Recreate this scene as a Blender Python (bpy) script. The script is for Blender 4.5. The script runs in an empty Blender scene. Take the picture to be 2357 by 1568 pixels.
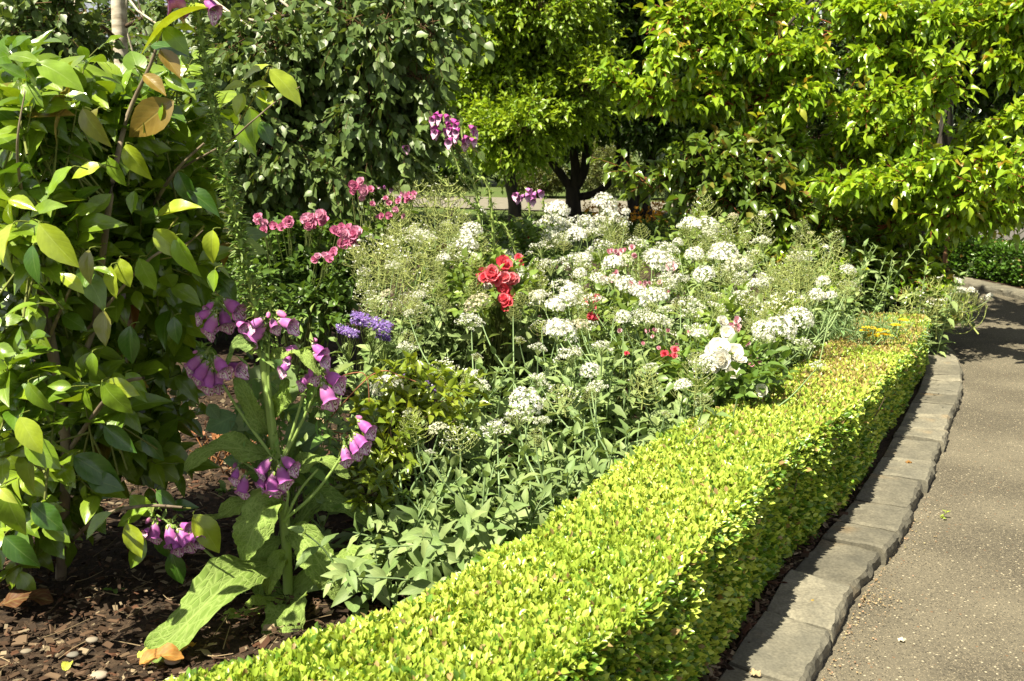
import bpy, math, random
import numpy as np
from mathutils import Vector, noise as mnoise

# ---------------------------------------------------------------- camera, sky, sun
sc = bpy.context.scene
COL = sc.collection
R = math.radians
CZ, PITCH = 1.4, R(11.2)
W, H = 2357.0, 1568.0
F = W * 35 / 36
cam_d = bpy.data.cameras.new('camera')
cam = bpy.data.objects.new('camera', cam_d)
COL.objects.link(cam)
cam.location = (0, 0, CZ)
cam.rotation_euler = (R(90) - PITCH, 0, 0)
cam_d.lens = 35
cam_d.sensor_width = 36
cam_d.clip_start = 0.05
cam_d.clip_end = 600
cam_d.dof.use_dof = True
cam_d.dof.focus_distance = 3.4
cam_d.dof.aperture_fstop = 9.0
sc.camera = cam

SUN_AZ = np.array([-0.68, -0.733]); SUN_EL = R(60)
world = bpy.data.worlds.new('World'); sc.world = world
world.use_nodes = True
wn = world.node_tree.nodes; wl = world.node_tree.links
bg = wn['Background']
sky = wn.new('ShaderNodeTexSky'); sky.sky_type = 'NISHITA'; sky.sun_disc = False
sky.sun_elevation = SUN_EL
sky.sun_rotation = math.atan2(SUN_AZ[0], SUN_AZ[1])
hsv = wn.new('ShaderNodeHueSaturation'); hsv.inputs['Saturation'].default_value = 0.2
wl.new(sky.outputs[0], hsv.inputs['Color']); wl.new(hsv.outputs[0], bg.inputs[0]); bg.inputs[1].default_value = 0.05
sun_d = bpy.data.lights.new('sun', 'SUN'); sun_d.energy = 5.0; sun_d.angle = R(0.5); sun_d.color = (1, 0.92, 0.70)
sun = bpy.data.objects.new('sun', sun_d); COL.objects.link(sun)
sd = Vector((SUN_AZ[0] * math.cos(SUN_EL), SUN_AZ[1] * math.cos(SUN_EL), math.sin(SUN_EL)))
sun.rotation_euler = sd.to_track_quat('Z', 'Y').to_euler()
sc.view_settings.view_transform = 'Standard'
sc.view_settings.look = 'None'
sc.view_settings.exposure = 1.38
sc.view_settings.gamma = 1
sc.cycles.max_bounces = 6
sc.cycles.transmission_bounces = 4
sc.cycles.diffuse_bounces = 3

# ---------------------------------------------------------------- placing helpers
def ray(x, y):
    a = (x - W / 2) / F; b = -(y - H / 2) / F
    return np.array([a, math.cos(PITCH) + b * math.sin(PITCH), -math.sin(PITCH) + b * math.cos(PITCH)])
def P(x, y, d):
    r = ray(x, y); t = d / r[1]
    return np.array([r[0] * t, d, CZ + r[2] * t])
def G(x, y, z=0.05):
    r = ray(x, y); t = (z - CZ) / r[2]
    return np.array([r[0] * t, r[1] * t, z])
def CAN(x, y, a=0.22, b=0.11):            # on the sloping top of the flower bed
    r = ray(x, y); t = (a - CZ) / (r[2] - b * r[1])
    return np.array([r[0] * t, r[1] * t, CZ + r[2] * t])
def proj(p):
    p = np.atleast_2d(p); q = p - [0, 0, CZ]; yc = q[:, 1] * math.cos(PITCH) - q[:, 2] * math.sin(PITCH); zc = q[:, 1] * math.sin(PITCH) + q[:, 2] * math.cos(PITCH)
    return W / 2 + q[:, 0] / yc * F, H / 2 - zc / yc * F
def XD(x, d, z=0.05):
    return np.array([(x - W / 2) / F * d * 1.02, d, z])

def nrm(v):
    v = np.asarray(v, float)
    return v / np.maximum(np.linalg.norm(v, axis=-1, keepdims=True), 1e-9)

# ---------------------------------------------------------------- mesh builder
class MB:
    def __init__(s):
        s.v = []; s.f = []; s.c = []; s.u = []; s.n = 0; s.m = []
    def add(s, v, f, col=(1, 1, 1), uv=None, mat=0):
        v = np.asarray(v, np.float32).reshape(-1, 3); f = np.asarray(f, np.int64)
        k = len(v)
        s.v.append(v); s.f.append(f + s.n)
        col = np.asarray(col, np.float32)
        if col.ndim == 1: col = np.tile(col, (k, 1))
        s.c.append(col)
        s.u.append(np.zeros((k, 2), np.float32) if uv is None else np.asarray(uv, np.float32))
        s.m.append(np.full(len(f), mat, np.int32))
        s.n += k
        return s
    def mesh(s, name, mats, smooth=True):
        me = bpy.data.meshes.new(name)
        V = np.concatenate(s.v); C = np.concatenate(s.c); U = np.concatenate(s.u); M = np.concatenate(s.m)
        loops = np.concatenate([f.reshape(-1) for f in s.f])
        sizes = np.concatenate([np.full(len(f), f.shape[1], np.int64) for f in s.f])
        starts = np.concatenate([[0], np.cumsum(sizes)[:-1]])
        me.vertices.add(len(V)); me.vertices.foreach_set('co', V.reshape(-1))
        me.loops.add(len(loops)); me.loops.foreach_set('vertex_index', loops.astype(np.int32))
        me.polygons.add(len(sizes)); me.polygons.foreach_set('loop_start', starts.astype(np.int32))
        me.polygons.foreach_set('use_smooth', np.full(len(sizes), smooth, bool))
        if not isinstance(mats, (list, tuple)): mats = [mats]
        for m in mats: me.materials.append(m)
        me.polygons.foreach_set('material_index', M)
        a = me.attributes.new('tint', 'FLOAT_COLOR', 'POINT')
        a.data.foreach_set('color', np.concatenate([C, np.ones((len(C), 1), np.float32)], 1).reshape(-1))
        uvl = me.uv_layers.new(name='UVMap')
        uvl.data.foreach_set('uv', U[loops].reshape(-1))
        me.update(calc_edges=True)
        return me
    def obj(s, name, mats, parent=None, smooth=True):
        return link(name, s.mesh(name, mats, smooth), parent)

def link(name, me, parent=None):
    o = bpy.data.objects.new(name, me); COL.objects.link(o)
    if parent is not None:
        o.parent = parent
        o.matrix_parent_inverse = parent.matrix_world.inverted() if False else o.matrix_parent_inverse
    return o
def thing(name, label, cat, loc=(0, 0, 0), group=None):
    o = bpy.data.objects.new(name, None); COL.objects.link(o)
    o.location = loc; o.empty_display_size = 0.1
    o['label'] = label; o['category'] = cat
    if group: o['group'] = group
    return o
def tag(o, label=None, cat=None, group=None, kind=None):
    if label: o['label'] = label
    if cat: o['category'] = cat
    if group: o['group'] = group
    if kind: o['kind'] = kind
    return o
def part(mb, name, mats, root, smooth=True):      # parts are built in world coordinates; shift to the root
    loc = np.array(root.location, np.float32)
    mb.v = [v - loc for v in mb.v]
    return mb.obj(name, mats, root, smooth)

# ---------------------------------------------------------------- shape helpers
def leaf_tpl(nl=3, nw=2, wid=0.5, peak=0.42, fold=0.25, curl=0.25, serr=0.0, wav=0.0, sharp=1.0, heart=0.0):
    """leaf of length 1 along +y, upper face +z"""
    vs = []; uv = []
    ts = np.linspace(0, 1, nl + 1)
    for i, t in enumerate(ts):
        if t < peak: w = math.sin(t / peak * math.pi / 2) ** (0.75 - 0.3 * heart)
        else: w = math.cos((t - peak) / (1 - peak) * math.pi / 2) ** (0.95 * sharp)
        w = max(w, 0.03) * wid / 2
        if serr and 0 < i < nl: w *= 1 + serr * (1 if i % 2 else -1)
        for j in range(nw + 1):
            s = j / nw * 2 - 1
            x = s * w
            z = abs(x) * fold * 2 - curl * t * t + wav * math.sin(t * 15 + (1.5 if s > 0 else 0)) * abs(s)
            vs.append((x, t - (heart * 0.12 * abs(s) * (1 - t) ** 4), z)); uv.append((0.5 + s / 2, t))
    fs = []
    for i in range(nl):
        for j in range(nw):
            a = i * (nw + 1) + j
            fs.append((a, a + 1, a + nw + 2, a + nw + 1))
    return np.array(vs, np.float32), np.array(fs), np.array(uv, np.float32)

def frames(d, up, roll=None):
    d = nrm(d); x = nrm(np.cross(d, up)); z = np.cross(x, d)
    if roll is not None:
        c = np.cos(roll)[:, None]; s_ = np.sin(roll)[:, None]
        x, z = x * c + z * s_, z * c - x * s_
    return np.stack([x, d, z], axis=1)       # rows: x,y,z axes
def scatter(mb, tpl, pos, fr, scale, col, mat=0):
    if isinstance(tpl, list):
        N = len(pos); scale = np.broadcast_to(np.asarray(scale, np.float32), (N,)) if np.ndim(scale) < 2 else scale
        w = (np.arange(N) * 7919 % 1000) / 1000.
        for k, t in enumerate(tpl):
            q = (w >= k / len(tpl)) & (w < (k + 1) / len(tpl))
            if q.any(): scatter(mb, t, pos[q], fr[q], scale[q], col[q] if np.ndim(col) == 2 else col, mat)
        return
    tv, tf, tu = tpl
    N = len(pos); K = len(tv)
    if N == 0: return
    scale = np.broadcast_to(np.asarray(scale, np.float32), (N,)) if np.ndim(scale) < 2 else scale
    if np.ndim(scale) == 1: sv = tv[None] * scale[:, None, None]
    else: sv = tv[None] * scale[:, None, :]
    V = np.einsum('nki,nij->nkj', sv, fr) + pos[:, None, :]
    Fc = (tf[None] + (np.arange(N) * K)[:, None, None]).reshape(-1, tf.shape[1])
    C = np.repeat(np.asarray(col, np.float32), K, axis=0) if np.ndim(col) == 2 else col
    mb.add(V.reshape(-1, 3), Fc, C, np.tile(tu, (N, 1)), mat)

def smooth_line(pts, n):
    pts = np.asarray(pts, float)
    if len(pts) < 3:
        t = np.linspace(0, 1, n)[:, None]; return pts[0] * (1 - t) + pts[-1] * t
    out = []; m = len(pts) - 1
    for u in np.linspace(0, m, n):
        i = min(int(u), m - 1); t = u - i
        p0 = pts[max(i - 1, 0)]; p1 = pts[i]; p2 = pts[i + 1]; p3 = pts[min(i + 2, m)]
        out.append(0.5 * (2 * p1 + (p2 - p0) * t + (2 * p0 - 5 * p1 + 4 * p2 - p3) * t * t + (3 * p1 - p0 - 3 * p2 + p3) * t ** 3))
    return np.array(out)
def tube(mb, pts, r0, r1=None, sides=5, col=(1, 1, 1), mat=0, cap=True):
    pts = np.asarray(pts, float); n = len(pts)
    r1 = r0 if r1 is None else r1
    rad = np.linspace(r0, r1, n) if np.ndim(r0) == 0 else np.asarray(r0)
    tg = nrm(np.gradient(pts, axis=0))
    ref = np.array([0.13, 0.31, 0.94]) if abs(tg[0][2]) < 0.8 else np.array([0.9, 0.3, 0.1])
    x = nrm(np.cross(tg, ref)); y = np.cross(tg, x)
    an = np.arange(sides) * 2 * math.pi / sides
    V = pts[:, None] + rad[:, None, None] * (np.cos(an)[None, :, None] * x[:, None] + np.sin(an)[None, :, None] * y[:, None])
    i = np.arange(n - 1)[:, None] * sides; j = np.arange(sides)[None]; k = (j + 1) % sides
    Fc = np.stack([i + j, i + k, i + sides + k, i + sides + j], -1).reshape(-1, 4)
    L = np.concatenate([[0], np.cumsum(np.linalg.norm(np.diff(pts, axis=0), axis=1))])
    uv = np.stack([np.tile(np.arange(sides) / sides, n), np.repeat(L, sides)], 1)
    mb.add(V.reshape(-1, 3), Fc, col, uv, mat)
    if cap and sides == 4: mb.add(V[-1], np.array([[0, 1, 2, 3]]), col, None, mat)
def jit(col, n, rng, a=0.25, b=0.12):
    c = np.asarray(col, np.float32)[None] * (1 + a * (rng.random((n, 1)) * 2 - 1))
    c = c * (1 + b * (rng.random((n, 3)) * 2 - 1))
    return c.astype(np.float32)
def mixc(c1, c2, t):
    t = np.asarray(t)[:, None]
    return (np.asarray(c1)[None] * (1 - t) + np.asarray(c2)[None] * t).astype(np.float32)
def lathe_v(prof, n):
    an = np.arange(n) * 2 * math.pi / n
    return np.array([(r * math.cos(a), r * math.sin(a), z) for r, z in prof for a in an])
def ring_faces(rows, n):
    i = np.arange(rows - 1)[:, None] * n; j = np.arange(n)[None]; k = (j + 1) % n
    return np.stack([i + j, i + k, i + n + k, i + n + j], -1).reshape(-1, 4)

# ---------------------------------------------------------------- materials
def newmat(name):
    m = bpy.data.materials.new(name); m.use_nodes = True
    nt = m.node_tree; b = nt.nodes['Principled BSDF']
    return m, nt, b
def node(nt, t, **k):
    n = nt.nodes.new(t)
    for a, v in k.items(): setattr(n, a, v)
    return n
def mathn(nt, op, a, b=None):
    n = node(nt, 'ShaderNodeMath', operation=op)
    for i, v in enumerate((a, b)):
        if v is None: continue
        if isinstance(v, (int, float)): n.inputs[i].default_value = v
        else: nt.links.new(v, n.inputs[i])
    return n.outputs[0]
def mixrgb(nt, mode, f, a, b):
    n = node(nt, 'ShaderNodeMix', data_type='RGBA', blend_type=mode)
    for s, v in ((n.inputs[0], f), (n.inputs[6], a), (n.inputs[7], b)):
        if isinstance(v, (int, float)): s.default_value = v
        elif isinstance(v, tuple): s.default_value = (*v, 1) if len(v) == 3 else v
        else: nt.links.new(v, s)
    return n.outputs[2]
def leafmat(name, rough=0.45, spec=0.5, trans=0.35, vein=0.25, coat=0.0, bump=0.0, mottle=0.15, netted=False, midw=0.06, side=0.5, transcol=(1.25, 1.15, 0.45)):
    m, nt, b = newmat(name); L = nt.links
    at = node(nt, 'ShaderNodeAttribute', attribute_name='tint')
    uv = node(nt, 'ShaderNodeUVMap'); sep = node(nt, 'ShaderNodeSeparateXYZ'); L.new(uv.outputs[0], sep.inputs[0])
    u, v = sep.outputs[0], sep.outputs[1]
    du = mathn(nt, 'ABSOLUTE', mathn(nt, 'SUBTRACT', u, 0.5))
    mid = mathn(nt, 'SUBTRACT', 1.0, mathn(nt, 'MINIMUM', mathn(nt, 'DIVIDE', du, midw), 1.0))
    base = at.outputs[0]
    hgt = None
    if vein:
        # side veins sweep forward from the midrib
        ph = mathn(nt, 'SUBTRACT', mathn(nt, 'MULTIPLY', v, 46.0), mathn(nt, 'MULTIPLY', du, 30.0))
        sv = mathn(nt, 'POWER', mathn(nt, 'ABSOLUTE', mathn(nt, 'SINE', mathn(nt, 'MULTIPLY', ph, 0.5))), 10.0)
        tot = mathn(nt, 'MAXIMUM', mid, mathn(nt, 'MULTIPLY', sv, side))
        if netted:
            vo = node(nt, 'ShaderNodeTexVoronoi', feature='DISTANCE_TO_EDGE'); vo.inputs['Scale'].default_value = 1
            mp = node(nt, 'ShaderNodeMapping'); mp.inputs['Scale'].default_value = (9, 22, 1); L.new(uv.outputs[0], mp.inputs[0]); L.new(mp.outputs[0], vo.inputs['Vector'])
            net = mathn(nt, 'SUBTRACT', 1.0, mathn(nt, 'MINIMUM', mathn(nt, 'MULTIPLY', vo.outputs['Distance'], 7.0), 1.0))
            tot = mathn(nt, 'MAXIMUM', tot, mathn(nt, 'MULTIPLY', net, 0.75))
        base = mixrgb(nt, 'MIX', mathn(nt, 'MULTIPLY', tot, vein), base, mixrgb(nt, 'MIX', 0.5, mixrgb(nt, 'MULTIPLY', 1.0, at.outputs[0], (1.7, 1.6, 1.6)), (0.45, 0.55, 0.22)))
        hgt = mathn(nt, 'SUBTRACT', 1.0, tot)
    if mottle:
        no = node(nt, 'ShaderNodeTexNoise'); no.inputs['Scale'].default_value = 38; no.inputs['Detail'].default_value = 3
        ge = node(nt, 'ShaderNodeTexCoord'); L.new(ge.outputs['Object'], no.inputs['Vector'])
        cr = node(nt, 'ShaderNodeMapRange'); cr.inputs[1].default_value = 0.3; cr.inputs[2].default_value = 0.7
        cr.inputs[3].default_value = 1 - mottle; cr.inputs[4].default_value = 1 + mottle
        L.new(no.outputs[0], cr.inputs[0])
        hs = node(nt, 'ShaderNodeHueSaturation'); L.new(base, hs.inputs['Color']); L.new(cr.outputs[0], hs.inputs['Value'])
        base = hs.outputs[0]
    L.new(base, b.inputs['Base Color'])
    b.inputs['Roughness'].default_value = rough; b.inputs['Specular IOR Level'].default_value = spec
    if coat: b.inputs['Coat Weight'].default_value = coat; b.inputs['Coat Roughness'].default_value = 0.16
    tr = node(nt, 'ShaderNodeBsdfTranslucent')
    L.new(mixrgb(nt, 'MULTIPLY', 1.0, base, transcol), tr.inputs[0])
    if bump and hgt is not None:
        bp = node(nt, 'ShaderNodeBump'); bp.inputs['Strength'].default_value = bump; bp.inputs['Distance'].default_value = 0.002
        L.new(hgt, bp.inputs['Height']); L.new(bp.outputs[0], b.inputs['Normal']); L.new(bp.outputs[0], tr.inputs['Normal'])
    mx = node(nt, 'ShaderNodeMixShader'); mx.inputs[0].default_value = trans
    L.new(b.outputs[0], mx.inputs[1]); L.new(tr.outputs[0], mx.inputs[2])
    L.new(mx.outputs[0], nt.nodes['Material Output'].inputs['Surface'])
    return m
def barkmat(name, c1, c2, scale=30, rough=0.85, stretch=(1, 1, 0.25), bump=0.5):
    m, nt, b = newmat(name); L = nt.links
    tc = node(nt, 'ShaderNodeTexCoord'); mp = node(nt, 'ShaderNodeMapping'); mp.inputs['Scale'].default_value = stretch
    L.new(tc.outputs['Object'], mp.inputs[0])
    no = node(nt, 'ShaderNodeTexNoise'); no.inputs['Scale'].default_value = scale; no.inputs['Detail'].default_value = 6
    L.new(mp.outputs[0], no.inputs['Vector'])
    cr = node(nt, 'ShaderNodeValToRGB'); cr.color_ramp.elements[0].position = 0.35; cr.color_ramp.elements[1].position = 0.65
    cr.color_ramp.elements[0].color = (*c1, 1); cr.color_ramp.elements[1].color = (*c2, 1)
    L.new(no.outputs[0], cr.inputs[0]); L.new(cr.outputs[0], b.inputs['Base Color'])
    b.inputs['Roughness'].default_value = rough
    bp = node(nt, 'ShaderNodeBump'); bp.inputs['Strength'].default_value = bump; bp.inputs['Distance'].default_value = 0.01
    L.new(no.outputs[0], bp.inputs['Height']); L.new(bp.outputs[0], b.inputs['Normal'])
    return m
def tintmat(name, rough=0.6, trans=0.0, spec=0.4):
    m, nt, b = newmat(name); at = node(nt, 'ShaderNodeAttribute', attribute_name='tint')
    nt.links.new(at.outputs[0], b.inputs['Base Color']); b.inputs['Roughness'].default_value = rough
    b.inputs['Specular IOR Level'].default_value = spec
    if trans:
        tr = node(nt, 'ShaderNodeBsdfTranslucent'); nt.links.new(at.outputs[0], tr.inputs[0])
        mx = node(nt, 'ShaderNodeMixShader'); mx.inputs[0].default_value = trans
        nt.links.new(b.outputs[0], mx.inputs[1]); nt.links.new(tr.outputs[0], mx.inputs[2])
        nt.links.new(mx.outputs[0], nt.nodes['Material Output'].inputs['Surface'])
    return m

M_box = leafmat('box_leaf', 0.33, 0.6, 0.28, 0.0, mottle=0.1)
M_camellia = leafmat('camellia_leaf', 0.36, 0.5, 0.28, 0.3, coat=1.0, bump=0.3, mottle=0.15, midw=0.04, side=0.18)
M_birch = leafmat('birch_leaf', 0.42, 0.5, 0.3, 0.2, mottle=0.12)
M_pear = leafmat('pear_leaf', 0.3, 0.55, 0.38, 0.15, coat=0.3, mottle=0.1)
M_tree = leafmat('tree_leaf', 0.4, 0.5, 0.35, 0.0, mottle=0.12)
M_fox = leafmat('foxglove_leaf', 0.75, 0.2, 0.3, 0.75, bump=1.0, mottle=0.1, netted=True, midw=0.045)
M_val = leafmat('valerian_leaf', 0.55, 0.35, 0.25, 0.3, mottle=0.1, midw=0.05, transcol=(1.1, 1.15, 0.6))
M_rose_l = leafmat('rose_leaf', 0.4, 0.5, 0.3, 0.2, mottle=0.12)
M_petal = tintmat('petal', 0.6, 0.3, 0.2)
M_white = tintmat('white_petal', 0.6, 0.3, 0.2)
M_stem = tintmat('green_stem', 0.6, 0.0, 0.3)
M_twig = tintmat('twig', 0.8, 0.0, 0.2)
M_bark = barkmat('dark_bark', (0.012, 0.009, 0.007), (0.05, 0.038, 0.028), 12)
M_camb = barkmat('camellia_bark', (0.11, 0.08, 0.055), (0.24, 0.19, 0.13), 22)
def birchbark():
    m = barkmat('birch_bark', (0.32, 0.27, 0.2), (0.62, 0.56, 0.46), 9, 0.7, (1, 1, 3.0), 0.3)
    return m
M_birchbark = birchbark()

# ---------------------------------------------------------------- ground, path, kerb
KO = [G(*p, 0.05) for p in [(1900, 1568), (1960, 1450), (1993, 1360), (2088, 1220), (2137, 1120), (2193, 960), (2225, 850), (2212, 806)]]
KO = [np.array([-0.6, 0.85, .05]), np.array([0.30, 1.52, .05])] + KO[:6] + [np.array([2.78, 6.0, .05]), np.array([3.06, 7.2, .05]), np.array([3.1, 8.8, .05]), np.array([2.7, 10.5, .05]), np.array([1.8, 12.0, .05])]
for k_, s_ in ((1, .02), (2, .045), (3, .04), (4, .035), (5, .03), (6, .02), (7, .01)): KO[k_] = KO[k_] - np.array([s_, 0, 0])
KO = smooth_line(KO, 150)
for _ in range(10): KO[1:-1] = KO[1:-1] * .5 + (KO[:-2] + KO[2:]) * .25
KT = nrm(np.gradient(KO, axis=0)); KN = np.stack([KT[:, 1], -KT[:, 0], 0 * KT[:, 0]], 1)   # points to the path
KI = KO - KN * 0.21                                     # inner edge of the kerb
def arc(pts):
    return np.concatenate([[0], np.cumsum(np.linalg.norm(np.diff(pts, axis=0), axis=1))])
def along(pts, s):
    L = arc(pts); return np.stack([np.interp(s, L, pts[:, k]) for k in range(3)], -1)

def sheet(name, pts_rows, z, mat, kind='structure', disp=0.0, sc_=3.0):
    """grid from rows of points"""
    A = np.array(pts_rows); r, c = A.shape[:2]
    V = A.reshape(-1, 3).copy(); V[:, 2] = z
    if disp:
        for i in range(len(V)):
            V[i, 2] += disp * mnoise.fractal(Vector((V[i, 0] * sc_, V[i, 1] * sc_, 0)), 0.8, 2.0, 5)
    i = np.arange(r - 1)[:, None] * c; j = np.arange(c - 1)[None]
    Fc = np.stack([i + j, i + j + 1, i + c + j + 1, i + c + j], -1).reshape(-1, 4)
    mb = MB(); mb.add(V, Fc); o = mb.obj(name, mat); tag(o, kind=kind); return o

def groundmat(name, cols, scale, speck=None, bump=0.5, rough=0.9, big=None, dist=0.01):
    m, nt, b = newmat(name); L = nt.links
    tc = node(nt, 'ShaderNodeTexCoord')
    no = node(nt, 'ShaderNodeTexNoise'); no.inputs['Scale'].default_value = scale; no.inputs['Detail'].default_value = 8; no.inputs['Roughness'].default_value = 0.65
    L.new(tc.outputs['Object'], no.inputs['Vector'])
    cr = node(nt, 'ShaderNodeValToRGB'); e = cr.color_ramp.elements
    e[0].position = 0.32; e[0].color = (*cols[0], 1); e[1].position = 0.68; e[1].color = (*cols[-1], 1)
    if len(cols) == 3: x = e.new(0.5); x.color = (*cols[1], 1)
    L.new(no.outputs[0], cr.inputs[0]); base = cr.outputs[0]
    if big:
        n2 = node(nt, 'ShaderNodeTexNoise'); n2.inputs['Scale'].default_value = big[0]; n2.inputs['Detail'].default_value = 4
        L.new(tc.outputs['Object'], n2.inputs['Vector'])
        mr = node(nt, 'ShaderNodeMapRange'); mr.inputs[1].default_value = 0.42; mr.inputs[2].default_value = 0.7
        L.new(n2.outputs[0], mr.inputs[0])
        base = mixrgb(nt, 'MIX', mathn(nt, 'MULTIPLY', mr.outputs[0], big[2]), base, big[1])
    if speck:
        for (s, thr, c, dens) in speck:
            vo = node(nt, 'ShaderNodeTexVoronoi'); vo.inputs['Scale'].default_value = s; L.new(tc.outputs['Object'], vo.inputs['Vector'])
            sx = node(nt, 'ShaderNodeSeparateColor'); L.new(vo.outputs['Color'], sx.inputs[0])
            a = mathn(nt, 'LESS_THAN', vo.outputs['Distance'], thr); q = mathn(nt, 'GREATER_THAN', sx.outputs[0], 1 - dens)
            base = mixrgb(nt, 'MIX', mathn(nt, 'MULTIPLY', mathn(nt, 'MULTIPLY', a, q), 0.85), base, c)
    L.new(base, b.inputs['Base Color']); b.inputs['Roughness'].default_value = rough; b.inputs['Specular IOR Level'].default_value = 0.25
    bp = node(nt, 'ShaderNodeBump'); bp.inputs['Strength'].default_value = bump; bp.inputs['Distance'].default_value = dist
    L.new(no.outputs[0], bp.inputs['Height']); L.new(bp.outputs[0], b.inputs['Normal'])
    return m

M_lawn = groundmat('lawn', [(0.035, 0.06, 0.012), (0.07, 0.11, 0.025), (0.12, 0.16, 0.045)], 25, bump=0.8, big=(0.8, (0.12, 0.12, 0.05), 0.5))
M_soil = groundmat('mulch_soil', [(0.012, 0.008, 0.006), (0.035, 0.022, 0.014), (0.075, 0.05, 0.032)], 45, bump=1.0)
M_path = groundmat('path_asphalt', [(0.05, 0.044, 0.033), (0.077, 0.068, 0.051), (0.115, 0.1, 0.077)], 85,
                   speck=[(75, 0.25, (0.42, 0.37, 0.27), 0.2), (170, 0.3, (0.28, 0.24, 0.17), 0.3), (240, 0.4, (0.2, 0.17, 0.12), 0.4), (130, 0.35, (0.03, 0.027, 0.022), 0.3), (50, 0.2, (0.16, 0.09, 0.05), 0.1)], bump=0.55, rough=0.85, big=(1.7, (0.175, 0.155, 0.115), 0.65), dist=0.004)
M_paving = groundmat('pale_paving', [(0.15, 0.138, 0.11), (0.22, 0.2, 0.16)], 6, bump=0.3)
xs = np.concatenate([np.linspace(-120, -14, 12), np.linspace(-12, 14, 40), np.linspace(16, 120, 12)])
ys = np.concatenate([np.linspace(-30, -2, 6), np.linspace(0, 34, 50), np.linspace(40, 260, 12)])
sheet('ground', [[(x, y, 0) for x in xs] for y in ys], -0.03, M_lawn, disp=0.0)
# path on the right
rows = []
for i in range(0, 150, 2):
    a = KO[i] - KN[i] * 0.03; wdt = 1.62 + 0.0 * i
    rows.append([a + KN[i] * wdt * t for t in np.linspace(0, 1, 6)])
sheet('path', rows, 0.0, M_path)
# mulch bed left of the kerb
rows = []
for i in range(0, 150, 1):
    a = KI[i] + KN[i] * 0.02
    ts = np.linspace(0, 1, 130) ** 1.3
    left = np.array([-7.0, a[1] + 0.4 * (a[0] + 0.5), 0])
    rows.append([a * (1 - t) + left * t for t in ts])
sheet('mulch_bed', rows, 0.035, M_soil, disp=0.016, sc_=7)
# right-hand bed beyond the path
KO2 = KO + KN * 1.56
KO2 = KO2[90:150]; KN2 = KN[90:150]
rows = [[p + n * t for t in (0.1, 0.8, 1.6)] for p, n in zip(KO2, KN2)]
sheet('soil_strip', rows, 0.03, M_soil, disp=0.01, sc_=6)

def stonemat():
    m, nt, b = newmat('kerb_stone'); L = nt.links
    tc = node(nt, 'ShaderNodeTexCoord'); oi = node(nt, 'ShaderNodeObjectInfo')
    n1 = node(nt, 'ShaderNodeTexNoise'); n1.inputs['Scale'].default_value = 9; n1.inputs['Detail'].default_value = 9; n1.inputs['Roughness'].default_value = 0.7
    L.new(tc.outputs['Object'], n1.inputs['Vector'])
    cr = node(nt, 'ShaderNodeValToRGB'); e = cr.color_ramp.elements
    e[0].position = 0.3; e[0].color = (0.1, 0.092, 0.072, 1); e[1].position = 0.7; e[1].color = (0.225, 0.205, 0.155, 1)
    L.new(n1.outputs[0], cr.inputs[0])
    n2 = node(nt, 'ShaderNodeTexNoise'); n2.inputs['Scale'].default_value = 3.2; n2.inputs['Detail'].default_value = 5
    va = node(nt, 'ShaderNodeVectorMath', operation='ADD'); L.new(tc.outputs['Object'], va.inputs[0]); L.new(oi.outputs['Random'], va.inputs[1]); L.new(va.outputs[0], n2.inputs['Vector'])
    mr = node(nt, 'ShaderNodeMapRange'); mr.inputs[1].default_value = 0.58; mr.inputs[2].default_value = 0.72; L.new(n2.outputs[0], mr.inputs[0])
    base = mixrgb(nt, 'MIX', mathn(nt, 'MULTIPLY', mr.outputs[0], 0.65), cr.outputs[0], (0.26, 0.16, 0.065))
    vo = node(nt, 'ShaderNodeTexVoronoi'); vo.inputs['Scale'].default_value = 70; L.new(tc.outputs['Object'], vo.inputs['Vector'])
    sx = node(nt, 'ShaderNodeSeparateColor'); L.new(vo.outputs['Color'], sx.inputs[0])
    n3 = node(nt, 'ShaderNodeTexNoise'); n3.inputs['Scale'].default_value = 120; n3.inputs['Detail'].default_value = 4; L.new(tc.outputs['Object'], n3.inputs['Vector'])
    mr3 = node(nt, 'ShaderNodeMapRange'); mr3.inputs[1].default_value = 0.3; mr3.inputs[2].default_value = 0.7; mr3.inputs[3].default_value = 0.72; mr3.inputs[4].default_value = 1.3; L.new(n3.outputs[0], mr3.inputs[0])
    vm = node(nt, 'ShaderNodeVectorMath', operation='SCALE'); L.new(base, vm.inputs[0]); L.new(mr3.outputs[0], vm.inputs['Scale']); base = vm.outputs[0]
    n4 = node(nt, 'ShaderNodeTexNoise'); n4.inputs['Scale'].default_value = 2.4; n4.inputs['Detail'].default_value = 6; n4.inputs['Roughness'].default_value = 0.7; L.new(va.outputs[0], n4.inputs['Vector'])
    mr4 = node(nt, 'ShaderNodeMapRange'); mr4.inputs[1].default_value = 0.35; mr4.inputs[2].default_value = 0.6; L.new(n4.outputs[0], mr4.inputs[0])
    base = mixrgb(nt, 'MIX', mathn(nt, 'MULTIPLY', mathn(nt, 'SUBTRACT', 1.0, mr4.outputs[0]), 0.5), base, (0.075, 0.075, 0.065))
    hs = node(nt, 'ShaderNodeHueSaturation'); L.new(base, hs.inputs['Color'])
    L.new(mathn(nt, 'ADD', 0.72, mathn(nt, 'MULTIPLY', oi.outputs['Random'], 0.5)), hs.inputs['Value'])
    L.new(hs.outputs[0], b.inputs['Base Color']); b.inputs['Roughness'].default_value = 0.85; b.inputs['Specular IOR Level'].default_value = 0.3
    bp = node(nt, 'ShaderNodeBump'); bp.inputs['Strength'].default_value = 0.6; bp.inputs['Distance'].default_value = 0.008
    L.new(n1.outputs[0], bp.inputs['Height']); L.new(bp.outputs[0], b.inputs['Normal'])
    return m
M_stone = stonemat()
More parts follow.
